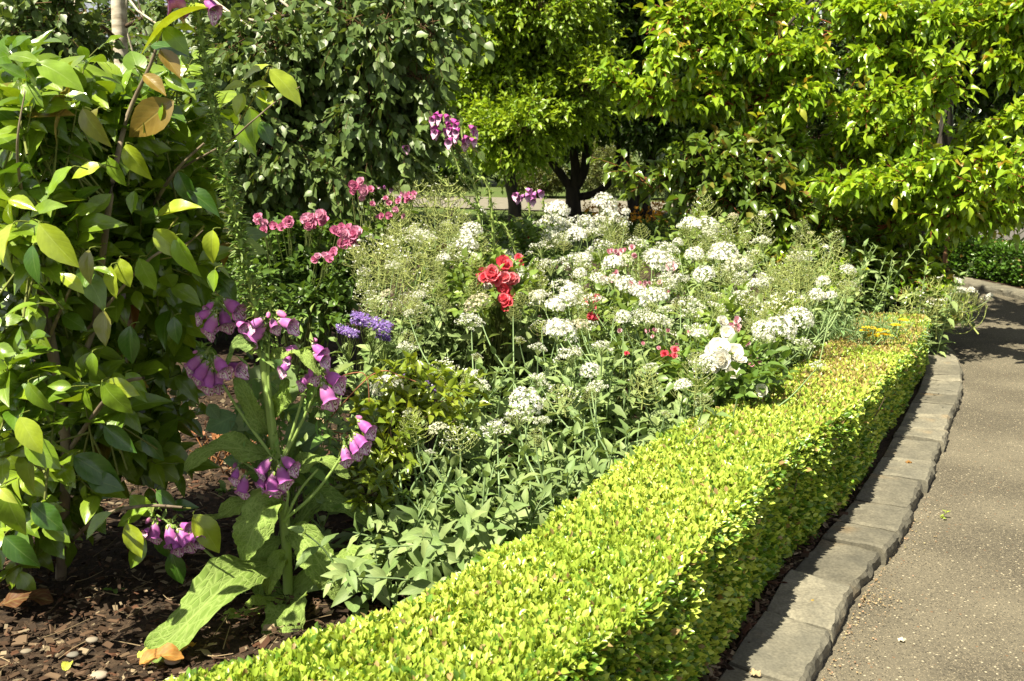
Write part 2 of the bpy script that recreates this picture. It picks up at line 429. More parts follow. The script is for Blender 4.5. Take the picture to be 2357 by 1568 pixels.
def kerb_stone(inner, outer, s0, s1, rng, label, group, top=0.055):
    """one kerb block between arc positions; inner / outer are edge curves"""
    nu, nv = 18, 12
    Lr = arc(inner)[-1] / arc(outer)[-1]
    gap = 0.0045
    tilt = rng.uniform(-0.006, 0.006); dz = rng.uniform(-0.009, 0.008); out = rng.uniform(-0.01, 0.008)
    seed = rng.uniform(0, 100)
    ske = rng.uniform(-0.012, 0.012)
    V = []
    prof = [(-0.0, 0)]
    us = np.linspace(0, 1, nu + 1)
    rowsv = []
    # profile across: inner bottom, inner top ... outer top, outer bottom
    for iu, u in enumerate(us):
        s = s0 + gap + (s1 - s0 - 2 * gap) * u
        pi = along(inner, s * Lr); po = along(outer, s + ske)
        d = nrm(po - pi); wd = np.linalg.norm(po - pi) + out
        row = []
        endr = 0.005 * (1 if iu in (0, nu) else 0)
        pr = [(0, -0.06), (0, top - 0.008)] + [(t * wd, top) for t in np.linspace(0.03, 0.955, nv)] + [(wd, top - 0.012), (wd + 0.004, top - 0.03), (wd - 0.004, -0.05)]
        for k, (a, z) in enumerate(pr):
            p = pi + d * a; p[2] = z
            q = Vector((p[0] * 9 + seed, p[1] * 9, z * 9))
            nz = mnoise.fractal(q, 0.9, 2.0, 4)
            if z > 0.02: p[2] += dz + tilt * (u * 2 - 1) * 1.2 + 0.0065 * nz - endr
            if k >= nv + 1:
                q2 = Vector((p[0] * 16 + seed, p[1] * 16, z * 30)); a2 = mnoise.fractal(q2, 0.7, 2.0, 3) * 0.009
                p += d * a2
            row.append(p)
        rowsv.append(row)
    A = np.array(rowsv); r, c = A.shape[:2]; V = A.reshape(-1, 3)
    ctr = V.mean(0); ctr[2] = 0
    i = np.arange(r - 1)[:, None] * c; j = np.arange(c - 1)[None]
    Fc = np.stack([i + j, i + c + j, i + c + j + 1, i + j + 1], -1).reshape(-1, 4)
    mb = MB(); mb.add(V - ctr, Fc)
    mb.add(A[0] - ctr, [list(range(c))]); mb.add(A[-1] - ctr, [list(range(c))[::-1]])
    o = mb.obj('kerb_stone', M_stone, smooth=False); o.location = ctr
    tag(o, label, 'kerb stone', group)
    return o
rng = random.Random(5)
Ltot = arc(KO)[-1]
# arc positions of stones: start just below the frame
s = arc(KO)[12]
joints = [s]
while s < Ltot - 0.3:
    s += rng.uniform(0.19, 0.36); joints.append(s)
ks = list(zip(joints[:-1], joints[1:]))
ordn = ['first', 'second', 'third', 'fourth', 'fifth', 'sixth', 'seventh', 'eighth', 'ninth', 'tenth', 'eleventh', 'twelfth', 'thirteenth', 'fourteenth', 'fifteenth', 'sixteenth', 'seventeenth', 'eighteenth', 'nineteenth', 'twentieth']
vis = 0
for a, b_ in ks:
    p = along(KO, (a + b_) / 2)
    if p[1] < 2.18: lab = 'nearest grey kerb stone beside the box hedge at the bottom edge'
    elif p[1] < 8.0:
        vis += 1
        lab = 'flat grey kerb stone along the box hedge, %s from the near end' % (ordn[vis] if vis < 20 else 'far')
    else: lab = 'grey kerb stone in shade at the far end of the curving path'
    kerb_stone(KI, KO, a, b_, rng, lab, 'kerb stones along the clipped hedge')
Li = arc(KO2)[-1]; s = 0.0; k = 0
while s < Li - 0.3:
    e = s + rng.uniform(0.3, 0.45)
    kerb_stone(KO2 + KN2 * 0.2, KO2, s, min(e, Li), rng, 'weathered kerb stone across the path in front of the dark hedge, %s along' % ordn[min(k, 19)], 'kerb stones across the path', top=0.06)
    s = e; k += 1

# ---------------------------------------------------------------- clipped box hedges
T_box = leaf_tpl(3, 2, 0.56, 0.55, 0.3, 0.08, sharp=0.6)
def hedge(name, right, width, height, label, seed, dens_fn, leaf=0.021, cols=((0.55, 0.64, 0.12), (0.3, 0.43, 0.05)), dark=(0.09, 0.18, 0.02), group=None, browned=False):
    """right = bottom edge polyline on the kerb side; hedge body lies to its left"""
    rg = np.random.default_rng(seed)
    tg = nrm(np.gradient(right, axis=0)); nr = np.stack([tg[:, 1], -tg[:, 0], 0 * tg[:, 0]], 1)
    s_ = arc(right); Lh = s_[-1]
    root = thing(name, label, 'hedge', tuple(along(right, Lh / 2) * [1, 1, 0]), group)
    # perimeter profile: right side up, top, left side down
    per = height + width + height
    hs_ = (lambda p: float(np.interp(p[1], [3.0, 5.7], [1.0, 0.72]))) if browned else (lambda p: 1.0)
    # density by distance
    seg = 0.06; pos = []; nor = []; tang = []; lsz = []
    for a in np.arange(0, Lh, seg):
        p = along(right, a); dist = max(1.2, math.hypot(p[0], p[1]))
        dn = dens_fn(dist)
        n = rg.poisson(dn * seg * per)
        ss = a + rg.random(n) * seg; q = rg.random(n) * per
        Pp = np.stack([np.interp(ss, s_, right[:, k]) for k in range(3)], 1)
        Nn = nrm(np.stack([np.interp(ss, s_, nr[:, k]) for k in range(3)], 1))
        Tt = nrm(np.stack([np.interp(ss, s_, tg[:, k]) for k in range(3)], 1))
        z = np.where(q < height, q, np.where(q < height + width, height, per - q))
        off = np.where(q < height, 0, np.where(q < height + width, q - height, width))
        no = np.where((q < height)[:, None], Nn, np.where((q < height + width)[:, None], np.array([[0, 0, 1.0]]), -Nn))
        kp = (no[:, 2] > .5) | (rg.random(n) < .62)
        ps_n = kp
        # rounded shoulders
        cr = 0.05
        dr = np.minimum(np.abs(q - height), np.abs(q - height - width))
        rr = np.clip(1 - dr / cr, 0, 1)[:, None]
        side = np.where((np.abs(q - height) < np.abs(q - height - width))[:, None], Nn, -Nn)
        no = nrm(no * (1 - 0.45 * rr) + (side + np.array([[0, 0, 1.0]])) * 0.45 * rr)
        ps = Pp - Nn * off[:, None]; ps[:, 2] = z + 0.03
        ps -= no * (rr * 0.012 * rr)
        # lumps and sunken depth
        lump = np.array([mnoise.fractal(Vector((x[0] * 4.5, x[1] * 4.5, x[2] * 4.5)), 0.8, 2, 3) for x in ps])
        dep = rg.random(n) ** 1.6 * np.where(no[:, 2] > .7, 0.05, 0.085)
        ps = ps + no * (np.where(no[:, 2] > .7, 0.012, 0.03) * lump - dep)[:, None]
        bot = np.clip(0.12 - z, 0, 0.12)[:, None]
        ps -= no * bot * np.where((q < height) | (q > height + width), 1, 0)[:, None] * 0.35
        ps[:, 2] *= hs_(p)
        pos.append(ps[kp]); nor.append(no[kp])
    pos = np.concatenate(pos); nor = np.concatenate(nor)
    n = len(pos)
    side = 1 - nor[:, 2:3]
    # sprigs: shoots growing outwards and up; leaves in small fans
    dirs = nrm(nor * 1.15 + np.array([0, 0, 0.5]) * side + rg.normal(0, 0.48, (n, 3)))
    up = nrm(nor * 0.3 + np.array([-0.1, -0.3, 0.6]) + rg.normal(0, 0.6, (n, 3)))
    fr = frames(dirs, up)
    big = mnoise
    tlarge = np.array([0.5 + 0.9 * mnoise.noise(Vector((p[0] * 2.2, p[1] * 2.2, p[2] * 2 + 3))) for p in pos])
    col = mixc(cols[0], cols[1], np.clip(tlarge * 0.6 + rg.random(n) * 0.6 - 0.1, 0, 1))
    dk = rg.random(n) < 0.14; col[dk] = np.array(dark) * (0.8 + 0.6 * rg.random((dk.sum(), 1)))
    if browned:
        dd = np.clip((pos[:, 1] - 2.9) / 2.2, 0, 1) * (nor[:, 2] > 0.8)
        bn = np.array([mnoise.noise(Vector((p[0] * 3.1, p[1] * 3.1, 9))) for p in pos])
        pk = rg.random(n) < dd * np.clip(0.62 + bn * 1.4, 0.12, 0.92)
        col[pk] = mixc((0.34, 0.29, 0.08), (0.42, 0.32, 0.13), rg.random(pk.sum()))
    dk = (rg.random(n) < .38) & (side[:, 0] > .6); col[dk] = np.array(dark) * (0.8 + 0.9 * rg.random((dk.sum(), 1)))  # more dark leaves on the sides: older growth plus side shade put into colour
    tn = rg.random(n) < .03; col[tn] = mixc((.4, .3, .14), (.3, .2, .08), rg.random(tn.sum()))
    col = col * (0.8 + 0.4 * rg.random((n, 1)))
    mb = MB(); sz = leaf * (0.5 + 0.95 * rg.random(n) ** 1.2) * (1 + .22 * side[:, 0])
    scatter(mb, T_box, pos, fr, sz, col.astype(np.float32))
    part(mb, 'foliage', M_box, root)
    # woody interior: stems
    mb = MB(); w2 = width / 2
    for a in np.arange(0.1, Lh, 0.13):
        p = along(right, a); nn = nrm(along(nr, 0) if False else np.array([np.interp(a, s_, nr[:, k]) for k in range(3)]))
        c = p - nn * (w2 + rg.normal(0, 0.03)); c[2] = 0.0
        for b in range(5):
            e = c + nn * rg.uniform(-w2, w2) * 0.95 + np.array([0, 0, height * hs_(p) * rg.uniform(0.6, 0.98)]); 
            m_ = (c + e) / 2 + rg.normal(0, 0.02, 3)
            tube(mb, smooth_line([c, m_, e], 5), 0.006, 0.002, 4, (0.1, 0.075, 0.05))
    part(mb, 'stem', M_twig, root)
    # dark inner shell, added so that light does not leak through
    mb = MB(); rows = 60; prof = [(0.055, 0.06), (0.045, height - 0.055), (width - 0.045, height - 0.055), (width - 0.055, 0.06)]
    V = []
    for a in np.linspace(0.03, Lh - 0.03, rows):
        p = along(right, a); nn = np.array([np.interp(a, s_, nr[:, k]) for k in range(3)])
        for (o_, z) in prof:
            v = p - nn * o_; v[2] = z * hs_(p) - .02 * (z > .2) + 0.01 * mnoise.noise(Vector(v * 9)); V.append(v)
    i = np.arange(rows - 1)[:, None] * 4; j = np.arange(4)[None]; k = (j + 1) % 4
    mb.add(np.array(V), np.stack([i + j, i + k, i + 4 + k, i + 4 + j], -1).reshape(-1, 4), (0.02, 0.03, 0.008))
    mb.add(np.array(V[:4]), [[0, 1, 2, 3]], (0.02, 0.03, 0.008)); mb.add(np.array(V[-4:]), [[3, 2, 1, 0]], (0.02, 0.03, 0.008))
    part(mb, 'inner_light_block', M_twig, root)
    return root
HB = (KI - KN * 0.012)[4:int(np.argmin(np.abs(KI[:, 1] - 6.25)))]; HB = HB * [1, 1, 0] + [0, 0, 0.0]
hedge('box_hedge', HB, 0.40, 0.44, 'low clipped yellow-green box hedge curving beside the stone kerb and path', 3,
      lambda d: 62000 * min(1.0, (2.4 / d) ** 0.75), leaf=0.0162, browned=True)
h2 = smooth_line([KO2[0] + KN2[0] * 0.34, KO2[20] + KN2[20] * 0.34, KO2[40] + KN2[40] * 0.34, KO2[55] + KN2[55] * 0.34], 40)[::-1]
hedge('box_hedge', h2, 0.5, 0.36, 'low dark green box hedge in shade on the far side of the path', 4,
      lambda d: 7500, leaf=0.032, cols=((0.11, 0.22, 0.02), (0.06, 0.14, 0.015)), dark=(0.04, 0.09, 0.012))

# ---------------------------------------------------------------- foliage generators
def in_blob(rg, n, c, r, shell=5.0):
    d = nrm(rg.normal(0, 1, (n, 3))); u = rg.random((n, 1)) ** (1 / shell)
    return np.array(c) + d * u * np.array(r), d
def twigs_to_leaves(rg, base, tdir, L, per, droop, spread=0.8, up=(0, 0, 1), upj=0.45, start=0.15, phyl=2.4):
    n = len(base)
    tt = np.linspace(start, 1.0, per)
    pos = base[:, None] + tdir[:, None] * (tt[None, :, None] * L[:, None, None])
    pos = pos + np.array([0, 0, -1.0]) * (0.25 * (tt ** 2)[None, :, None] * L[:, None, None] * droop)
    a0 = rg.random((n, 1)) * 6.28; ang = a0 + np.arange(per)[None] * phyl
    ref = np.where(np.abs(tdir[:, 2:3]) > 0.9, np.array([[1.0, 0, 0]]), np.array([[0, 0, 1.0]]))
    x = nrm(np.cross(tdir, ref)); y = np.cross(tdir, x)
    rad = np.cos(ang)[..., None] * x[:, None] + np.sin(ang)[..., None] * y[:, None]
    d = nrm(tdir[:, None] * (0.35 + 0.8 * tt[None, :, None]) + rad * spread + np.array([0, 0, -1.0]) * droop + rg.normal(0, 0.2, (n, per, 3)))
    d = d.reshape(-1, 3); pos = pos.reshape(-1, 3)
    upv = nrm(np.array(up) + rg.normal(0, upj, (len(d), 3)))
    return pos, frames(d, upv), np.repeat(np.arange(n), per), np.tile(tt, n)

T_low = leaf_tpl(2, 2, 0.58, 0.45, 0.35, 0.2)
T_mid = [leaf_tpl(4, 2, 0.56, 0.38, 0.35, 0.3, wav=0.03), leaf_tpl(4, 2, 0.48, 0.4, 0.2, 0.5, wav=0.06), leaf_tpl(4, 2, 0.64, 0.34, 0.5, 0.15, wav=0.02)]
T_birch = leaf_tpl(6, 2, 0.78, 0.3, 0.12, 0.15, serr=0.06, sharp=1.5)

def limbs(mb, base, tips, r0, r1, rg, col=(0.05, 0.04, 0.03), sides=6, sag=0.0, n=8, wob=0.05):
    for t in tips:
        t = np.array(t); b = np.array(base); L = np.linalg.norm(t - b)
        m1 = b * 0.65 + t * 0.35 + rg.normal(0, wob * L, 3) + [0, 0, 0.08 * L]
        m2 = b * 0.3 + t * 0.7 + rg.normal(0, wob * L, 3) + [0, 0, 0.06 * L - sag]
        tube(mb, smooth_line([b, m1, m2, t], n), r0, r1, sides, col)

def tree(name, label, base, trunk, blobs, seed, ntw, L, per, leaf, tpl, mat, cols, tipcol=None, bark=M_bark, droop=0.3, rtrunk=0.12, group=None, twigr=0.003, twigcol=(0.08, 0.05, 0.03), cat='tree', shell=4, updir=0.35, extra=None, upj=0.45, clump=0, flat=.5, clear=None):
    """trunk: list of polylines [(pts, r0, r1)]; blobs: [(centre, radii, weight)]"""
    rg = np.random.default_rng(seed)
    root = thing(name, label, cat, tuple(base), group)
    mb = MB()
    for pts, a, b in trunk: tube(mb, smooth_line(pts, 14), a, b, 9, (1, 1, 1))
    trunk_o = part(mb, 'trunk', bark, root)
    mb = MB(); top = np.array(trunk[0][0][-1])
    for c, r, w in blobs:
        dd = [np.linalg.norm(np.array(p[0][-1]) - np.array(c)) + (100 if p[1] < .03 and trunk[0][1] > .05 else 0) for p in trunk]
        st = np.array(trunk[int(np.argmin(dd))][0][-1])
        k = 3 if max(r) < 1 else 5
        tips = [np.array(c) + nrm(rg.normal(0, 1, 3)) * np.array(r) * 0.55 for _ in range(k)]
        limbs(mb, st, tips, rtrunk * 0.35, 0.008, rg)
    part(mb, 'limb', bark, root).parent = trunk_o
    P_, D_ = [], []
    wt = sum(b[2] for b in blobs)
    for c, r, w in blobs:
        n = int(ntw * w / wt)
        if clump:
            K = clump; cs, dd0 = in_blob(rg, K, c, np.array(r) * .8, 1.6); rs = np.array(r) * rg.uniform(.22, .42, (K, 1)); rs[:, 2] *= flat
            rs = np.maximum(rs, min(r) * .12)
            wi = rs[:, 0] ** 1.3; wi = wi / wi.sum()
            for k_ in range(K):
                p, d = in_blob(rg, max(1, int(n * wi[k_])), cs[k_], rs[k_], 1.8); P_.append(p); D_.append(nrm(d + dd0[k_] * .8))
        else:
            p, d = in_blob(rg, n, c, r, shell); P_.append(p); D_.append(d)
    p = np.concatenate(P_); d = np.concatenate(D_)
    lo = p[:, 2] > 0.15; p = p[lo]; d = d[lo]
    td = nrm(d * 0.8 + np.array([0, 0, updir]) + rg.normal(0, 0.45, p.shape))
    if extra is not None: p = np.concatenate([p, extra[0]]); td = np.concatenate([td, extra[1]])
    if clear is not None:
        ux, uy = proj(p); kk = ~((ux > clear[0]) & (ux < clear[1]) & (uy > clear[2]) & (uy < clear[3]) & (p[:, 1] < clear[4])); p = p[kk]; td = td[kk]
    Ls = L * (0.6 + 0.8 * rg.random(len(p)))
    pos, fr, ti, tt = twigs_to_leaves(rg, p, td, Ls, per, droop, upj=upj)
    tw = rg.random(len(p))[ti]
    col = mixc(cols[0], cols[1], np.clip(0.65 * tw + 0.35 * rg.random(len(pos)), 0, 1))
    if tipcol is not None:
        k = (tt > 0.84) & (tw > 0.9); col[k] = mixc(tipcol, cols[0], rg.random(k.sum()) * 0.7)
    col = col * (0.85 + 0.3 * rg.random((len(pos), 1)))
    mb = MB(); scatter(mb, tpl, pos, fr, leaf * (0.65 + 0.6 * rg.random(len(pos))), col.astype(np.float32))
    crown_o = part(mb, 'crown', mat, root)
    # twigs
    mb = MB(); n = len(p); q = p + td * Ls[:, None] * 0.97 - np.array([0, 0, 1]) * (0.22 * Ls * droop)[:, None]; m_ = p + td * Ls[:, None] * .5 - np.array([0, 0, 1]) * (0.06 * Ls * droop)[:, None]
    b0 = p - td * Ls[:, None] * 0.4
    x = nrm(np.cross(td, [0.2, 0.3, 0.93])); y = np.cross(td, x)
    rings = []
    for c_, rr in ((b0, 1.4), (p, 1.2), (m_, 0.9), (q, 0.5)):
        for k in range(3):
            a = k * 2.094; rings.append(c_ + (x * math.cos(a) + y * math.sin(a)) * twigr * rr)
    V = np.stack(rings, 1); ff = []
    for s in range(3):
        for k in range(3): ff.append((s * 3 + k, s * 3 + (k + 1) % 3, s * 3 + 3 + (k + 1) % 3, s * 3 + 3 + k))
    Fc = (np.array(ff)[None] + (np.arange(n) * 12)[:, None, None]).reshape(-1, 4)
    mb.add(V.reshape(-1, 3), Fc, twigcol); part(mb, 'twigs', M_twig, root).parent = crown_o
    return root

# ---------------------------------------------------------------- far background
road_rows = [[(x, y, 0) for y in (0, 1)] for x in np.linspace(-1, 1, 2)]
A0, A1 = G(600, 455, 0.0), G(1720, 500, 0.0)
B0, B1 = G(600, 428, 0.0), G(1720, 466, 0.0)
def quadsheet(name, a0, a1, b0, b1, z, mat, n=30):
    rows = [[np.array(a0) * (1 - t) + np.array(a1) * t for t in np.linspace(0, 1, n)], [np.array(b0) * (1 - t) + np.array(b1) * t for t in np.linspace(0, 1, n)]]
    return sheet(name, rows, z, mat)
quadsheet('far_road', G(650, 466, 0), G(1760, 500, 0), G(650, 440, 0), G(1760, 472, 0), 0.0, M_paving)
quadsheet('far_road', G(2120, 600, 0), G(2600, 600, 0), G(2120, 587, 0), G(2600, 587, 0), 0.0, M_paving)
quadsheet('far_road', G(2150, 556, 0), G(2700, 556, 0), G(2150, 525, 0), G(2700, 525, 0), 0.0, groundmat('far_asphalt', [(0.08, 0.075, 0.07), (0.14, 0.13, 0.12)], 30))

DK = ((0.05, 0.085, 0.015), (0.025, 0.05, 0.01))
MG = ((0.13, 0.2, 0.02), (0.06, 0.12, 0.015))
def px(x, y, d, rx, ry, rd, w=1.0):        # blob from picture position, size in display px
    k = d / F
    return (P(x, y, d), (rx * k, rd, ry * k), w)
# belt of big trees behind everything
for i, (x, d, lab) in enumerate([(-150, 34, 'dark broad tree at the far left behind the birch'), (420, 33, 'dark tree filling the gap behind the birch trunk'), (900, 35, 'dark tree behind the drooping birch leaves, left of the middle trees'),
                                 (1350, 36, 'tall dark tree straight behind the twisted trunks'), (1800, 35, 'dark tree behind the pear foliage right of the middle'), (2250, 34, 'dark tree behind the pear foliage at the upper right'), (2750, 33, 'dark tree at the far right edge of the belt')]):
    b = XD(x, d, 0)
    bl = [(b + [0, 0, 4.6], (4.6, 2.2, 3.6), 1.0), (b + [0.4, -0.5, 1.6], (4.4, 1.6, 1.7), 0.5)]
    tree('background_tree', lab, b, [([b, b + [0.1, 0, 1.5], b + [0, 0, 3]], 0.25, 0.15)], bl, 50 + i, 2600, 0.5, 7, 0.24, T_low, M_tree, DK, droop=0.2, rtrunk=0.25, group='dark tree belt along the back', shell=8)
# pale bushes on the bank seen between the trunks
for i, (x, y, d, rx, ry, c, lab) in enumerate([(1390, 395, 27, 60, 60, ((0.17, 0.2, 0.06), (0.1, 0.13, 0.04)), 'pale olive bush seen between the twisted trunks'),
                                             (1240, 415, 27, 60, 36, ((0.12, 0.14, 0.03), (0.07, 0.09, 0.02)), 'low olive bush behind the road, right of the straight trunk'),
                                             (1540, 425, 26, 60, 40, ((0.1, 0.13, 0.04), (0.06, 0.09, 0.03)), 'low grey-green bush behind the twin trunks'),
                                             (1000, 440, 27, 90, 30, ((0.09, 0.12, 0.03), (0.05, 0.08, 0.02)), 'low dark bush behind the road at the left')]):
    b = P(x, y, d); b[2] = 0
    tree('bush', lab, b, [([b, b + [0, 0, 0.4]], 0.04, 0.03)], [px(x, y, d, rx, ry, 0.7)], 70 + i, 1100, 0.16, 7, 0.07, T_low, M_tree, c, rtrunk=0.05, cat='bush')
# middle trees with dark bare trunks
def gp(x, y, d): return P(x, y, d)
d1 = 15.0
b = XD(1182, d1, 0)
tree('park_tree', 'leafy tree with one straight dark trunk left of the twisted trunks', b,
     [([b, gp(1185, 470, d1), gp(1172, 400, d1), gp(1180, 330, d1)], 0.11, 0.08)],
     [px(1200, 290, 13.6, 90, 65, 0.9, 1.3), px(1140, 150, 14.5, 130, 150, 1.3, 2.4), px(1290, 230, 13.8, 120, 60, 1.0, 1.3), px(1230, 20, 14, 170, 90, 1.4, 1.6), px(1100, 280, 14.5, 70, 70, .8, .8), px(1300, 120, 14.5, 90, 70, 1, .8), (XD(1130, 14.6) + [0, 0, 5.2], (2.6, 1.8, 1.1), 1.1)],
     81, 6200, 0.42, 9, 0.095, T_low, M_tree, ((0.32, 0.44, 0.03), (0.13, 0.24, 0.02)), droop=0.25, rtrunk=0.15, clump=16)
d2 = 18.0
b = XD(1322, d2, 0)
tree('park_tree', 'dark-stemmed tree whose twisted limbs fork low into a wide U', b,
     [([b, gp(1320, 480, d2), gp(1318, 430, d2)], 0.15, 0.13),
      ([gp(1318, 440, d2), gp(1290, 400, d2), gp(1262, 360, d2), gp(1240, 300, d2)], 0.085, 0.06),
      ([gp(1320, 440, d2), gp(1325, 390, d2), gp(1315, 320, d2), gp(1320, 250, d2)], 0.1, 0.06),
      ([gp(1322, 455, d2), gp(1370, 445, d2), gp(1410, 410, d2), gp(1425, 350, d2), gp(1420, 280, d2)], 0.075, 0.05),
      ([gp(1325, 430, d2), gp(1345, 390, d2), gp(1350, 330, d2)], 0.1, 0.07)],
     [px(1330, 250, 17.5, 130, 55, 1.2, 1.3), px(1340, 110, 18, 170, 120, 1.4, 2.2), px(1460, 230, 17.5, 90, 70, 1, .9), (XD(1330, 16.6) + [0, 0, 5.6], (3.2, 2.2, 1.0), 1.3)],
     82, 3200, 0.45, 8, 0.14, T_low, M_tree, ((0.11, 0.19, 0.02), (0.05, 0.1, 0.014)), droop=0.3, rtrunk=0.15, clump=14)
for i, (x0, x1, xt, lab) in enumerate([(1456, 1452, 1440, 'dark slim trunked tree, left of the pair right of the twisted trunks'), (1482, 1480, 1500, 'dark trunked tree, right one of the pair right of the twisted trunks')]):
    b = XD(x0, 17.5 + i * 0.3, 0)
    tree('park_tree', lab, b, [([b, gp(x1, 450, 17.5 + i * .3), gp(xt, 370, 17.5 + i * .3), gp(xt, 300, 17.5 + i * .3)], 0.09 + 0.06 * i, 0.07)],
         [px(1480 + 110 * i, 250, 17, 110, 80, 1.2), px(1450 + 160 * i, 60, 17.5, 160, 110, 1.4), px(1570 + 60 * i, 290, 17, 70, 50, .9, .6)],
         84 + i, 1500, 0.45, 8, 0.14, T_low, M_tree, ((0.08, 0.14, 0.02), (0.035, 0.075, 0.012)), droop=0.3, rtrunk=0.12, clump=12)
b = XD(772, 19, 0)
tree('park_tree', 'tree with a short dark trunk seen under the birch leaves at the left', b, [([b, gp(765, 440, 19), gp(772, 380, 19), gp(780, 300, 19)], 0.2, 0.16)],
     [px(760, 250, 18.5, 230, 120, 1.6), px(980, 270, 17, 130, 130, 1.2, 1.0), px(960, 60, 17, 170, 150, 1.4, 1.2), px(1020, 330, 17, 90, 50, 1, .5), (XD(900, 15.5) + [0, 0, 5.2], (3.2, 2, .9), 1.0)], 88, 3200, 0.5, 8, 0.15, T_low, M_tree, ((0.09, 0.15, 0.025), (0.035, 0.08, 0.014)), droop=0.3, rtrunk=0.2, clump=12)

# orange daylily ground cover beyond the trunks and strappy clumps by the far road
T_strap = leaf_tpl(5, 2, 0.07, 0.3, 0.3, 0.9)
def strap_clump(c, n, L, rg, cols, mb):
    a = rg.random(n) * 6.28; el = rg.uniform(0.5, 1.3, n)
    d = np.stack([np.cos(a) * np.cos(el), np.sin(a) * np.cos(el), np.sin(el)], 1)
    scatter(mb, T_strap, np.tile(c, (n, 1)) + rg.normal(0, 0.03, (n, 3)) * [1, 1, 0], frames(d, np.tile([0, 0, 1.0], (n, 1)) + rg.normal(0, .1, (n, 3))), L * (0.6 + 0.6 * rg.random(n)), mixc(cols[0], cols[1], rg.random(n)))
rg = np.random.default_rng(91)
mb = MB()
for k in range(260):
    x = rg.uniform(1120, 1900); d = rg.uniform(15.5, 19.5); strap_clump(XD(x, d, -0.03), 12, 0.33, rg, ((0.16, 0.24, 0.04), (0.08, 0.15, 0.025)), mb)
n = 420; xx = rg.uniform(1340, 1850, n); dd = rg.uniform(16, 19.5, n)
pp = np.array([XD(a, b_, rg.uniform(0.12, 0.32)) for a, b_ in zip(xx, dd)])
for k in range(3): scatter(mb, T_low, pp, frames(rg.normal(0, 1, (n, 3)) + [0, 0, .6], rg.normal(0, 1, (n, 3))), 0.07, jit((0.75, 0.36, 0.03), n, rng=rg))
tag(mb.obj('ground_cover', M_val), kind='stuff', label='green ground cover dotted with orange flowers beyond the trunks', cat='ground cover')
for k, (x, d, pos_) in enumerate([(2195, 12.2, 'beside the thin brown trunk'), (2250, 11.9, 'between the thin trunk and the picture edge'), (2300, 12.3, 'second from the picture edge'), (2352, 11.8, 'cut by the right picture edge')]):
    c = XD(x, d, 0.0); root = thing('strappy_plant', 'sunlit strappy-leaved plant behind the dark hedge, ' + pos_, 'plant', tuple(c), 'strappy plants behind the dark hedge')
    mb = MB(); strap_clump(c, 46, 0.5, rg, ((0.3, 0.36, 0.09), (0.14, 0.22, 0.04)), mb); part(mb, 'foliage', M_val, root)

# ---------------------------------------------------------------- pear trees on the right
PEAR = ((0.36, 0.5, 0.03), (0.14, 0.28, 0.02))
b = XD(2080, 8.6, 0.0)
def branch_extra(lines, rg, step, spread, up=0.2):
    """twig seeds along hand-placed branches"""
    ps, ds = [], []
    for L_ in lines:
        c = smooth_line(L_, 60); ln = arc(c)[-1]; n = max(2, int(ln / step))
        for t in rg.random(n):
            i = min(int(t * 59), 58); tg = nrm(c[i + 1] - c[i])
            ps.append(c[i]); ds.append(nrm(tg * 0.8 + rg.normal(0, spread, 3) + [0, 0, up]))
    return np.array(ps), np.array(ds)
rg = np.random.default_rng(12)
pl = [[P(2060, 520, 7.6), P(2160, 470, 6.7), P(2260, 430, 6.2), P(2400, 420, 5.8)],
      [P(2000, 430, 7.3), P(2120, 390, 6.6), P(2250, 370, 6.2), P(2420, 368, 5.8)],
      [P(1960, 560, 7.6), P(2030, 600, 7.0), P(2120, 640, 6.7), P(2160, 680, 6.6)],
      [P(1980, 360, 7.6), P(2070, 290, 7.0), P(2140, 240, 6.6), P(2175, 160, 6.4)],
      [P(1900, 330, 7.6), P(1990, 260, 7.0), P(2030, 225, 6.8)],
      [P(2010, 560, 7.4), P(1960, 590, 6.9), P(1920, 640, 6.7), P(1905, 690, 6.6)],
      [P(1900, 430, 7.8), P(1840, 480, 7.2), P(1800, 540, 7.0), P(1790, 600, 6.9)],
      [P(1750, 250, 8.0), P(1600, 240, 7.4), P(1480, 220, 7.1), P(1405, 185, 7.0)],
      [P(1700, 60, 8.0), P(1580, 40, 7.4), P(1530, 90, 7.2), P(1520, 150, 7.1)],
      [P(2200, 330, 8), P(2280, 300, 7.4), P(2357, 260, 7.0)],
      [P(2250, 90, 8), P(2300, 60, 7.4), P(2357, 20, 7.0)]]
boughs = []
TIERS = [(1500, 45, 1850, 30, 7), (1560, 120, 1890, 150, 8), (1640, 225, 1900, 255, 7), (1480, 225, 1640, 215, 3), (1900, 30, 2210, 60, 7), (1920, 135, 2190, 165, 7), (1890, 245, 2170, 290, 7), (1900, 350, 2150, 365, 5),
         (1920, 445, 2400, 400, 9), (2020, 515, 2400, 470, 7), (1850, 560, 2080, 535, 5), (2230, 40, 2400, 70, 4), (2270, 140, 2400, 160, 3), (1700, 330, 1850, 345, 2)]
for (xa, ya, xb, yb, n_) in TIERS:
    for q in range(n_):
        t0 = rg.uniform(0, .45); t1 = min(1, t0 + rg.uniform(.4, .6)); sg = rg.random() < .6; 
        if not sg: t0, t1 = t1, t0
        near = 6.7 if xa > 1900 and ya > 380 else 7.35; o = rg.normal(0, 9)
        boughs.append([P(xa + (xb - xa) * t, ya + (yb - ya) * t + o + dy, near + dd_) for t, dy, dd_ in ((t0, 8, rg.uniform(.2, .5)), (t0 * .6 + t1 * .4, -6, rg.uniform(.05, .25)), (t0 * .25 + t1 * .75, 0, rg.uniform(-.1, .15)), (t1, rg.uniform(-26, 2), rg.uniform(-.25, 0)))])
ex = branch_extra(pl + boughs, rg, 0.0165, 0.42, 0.08)
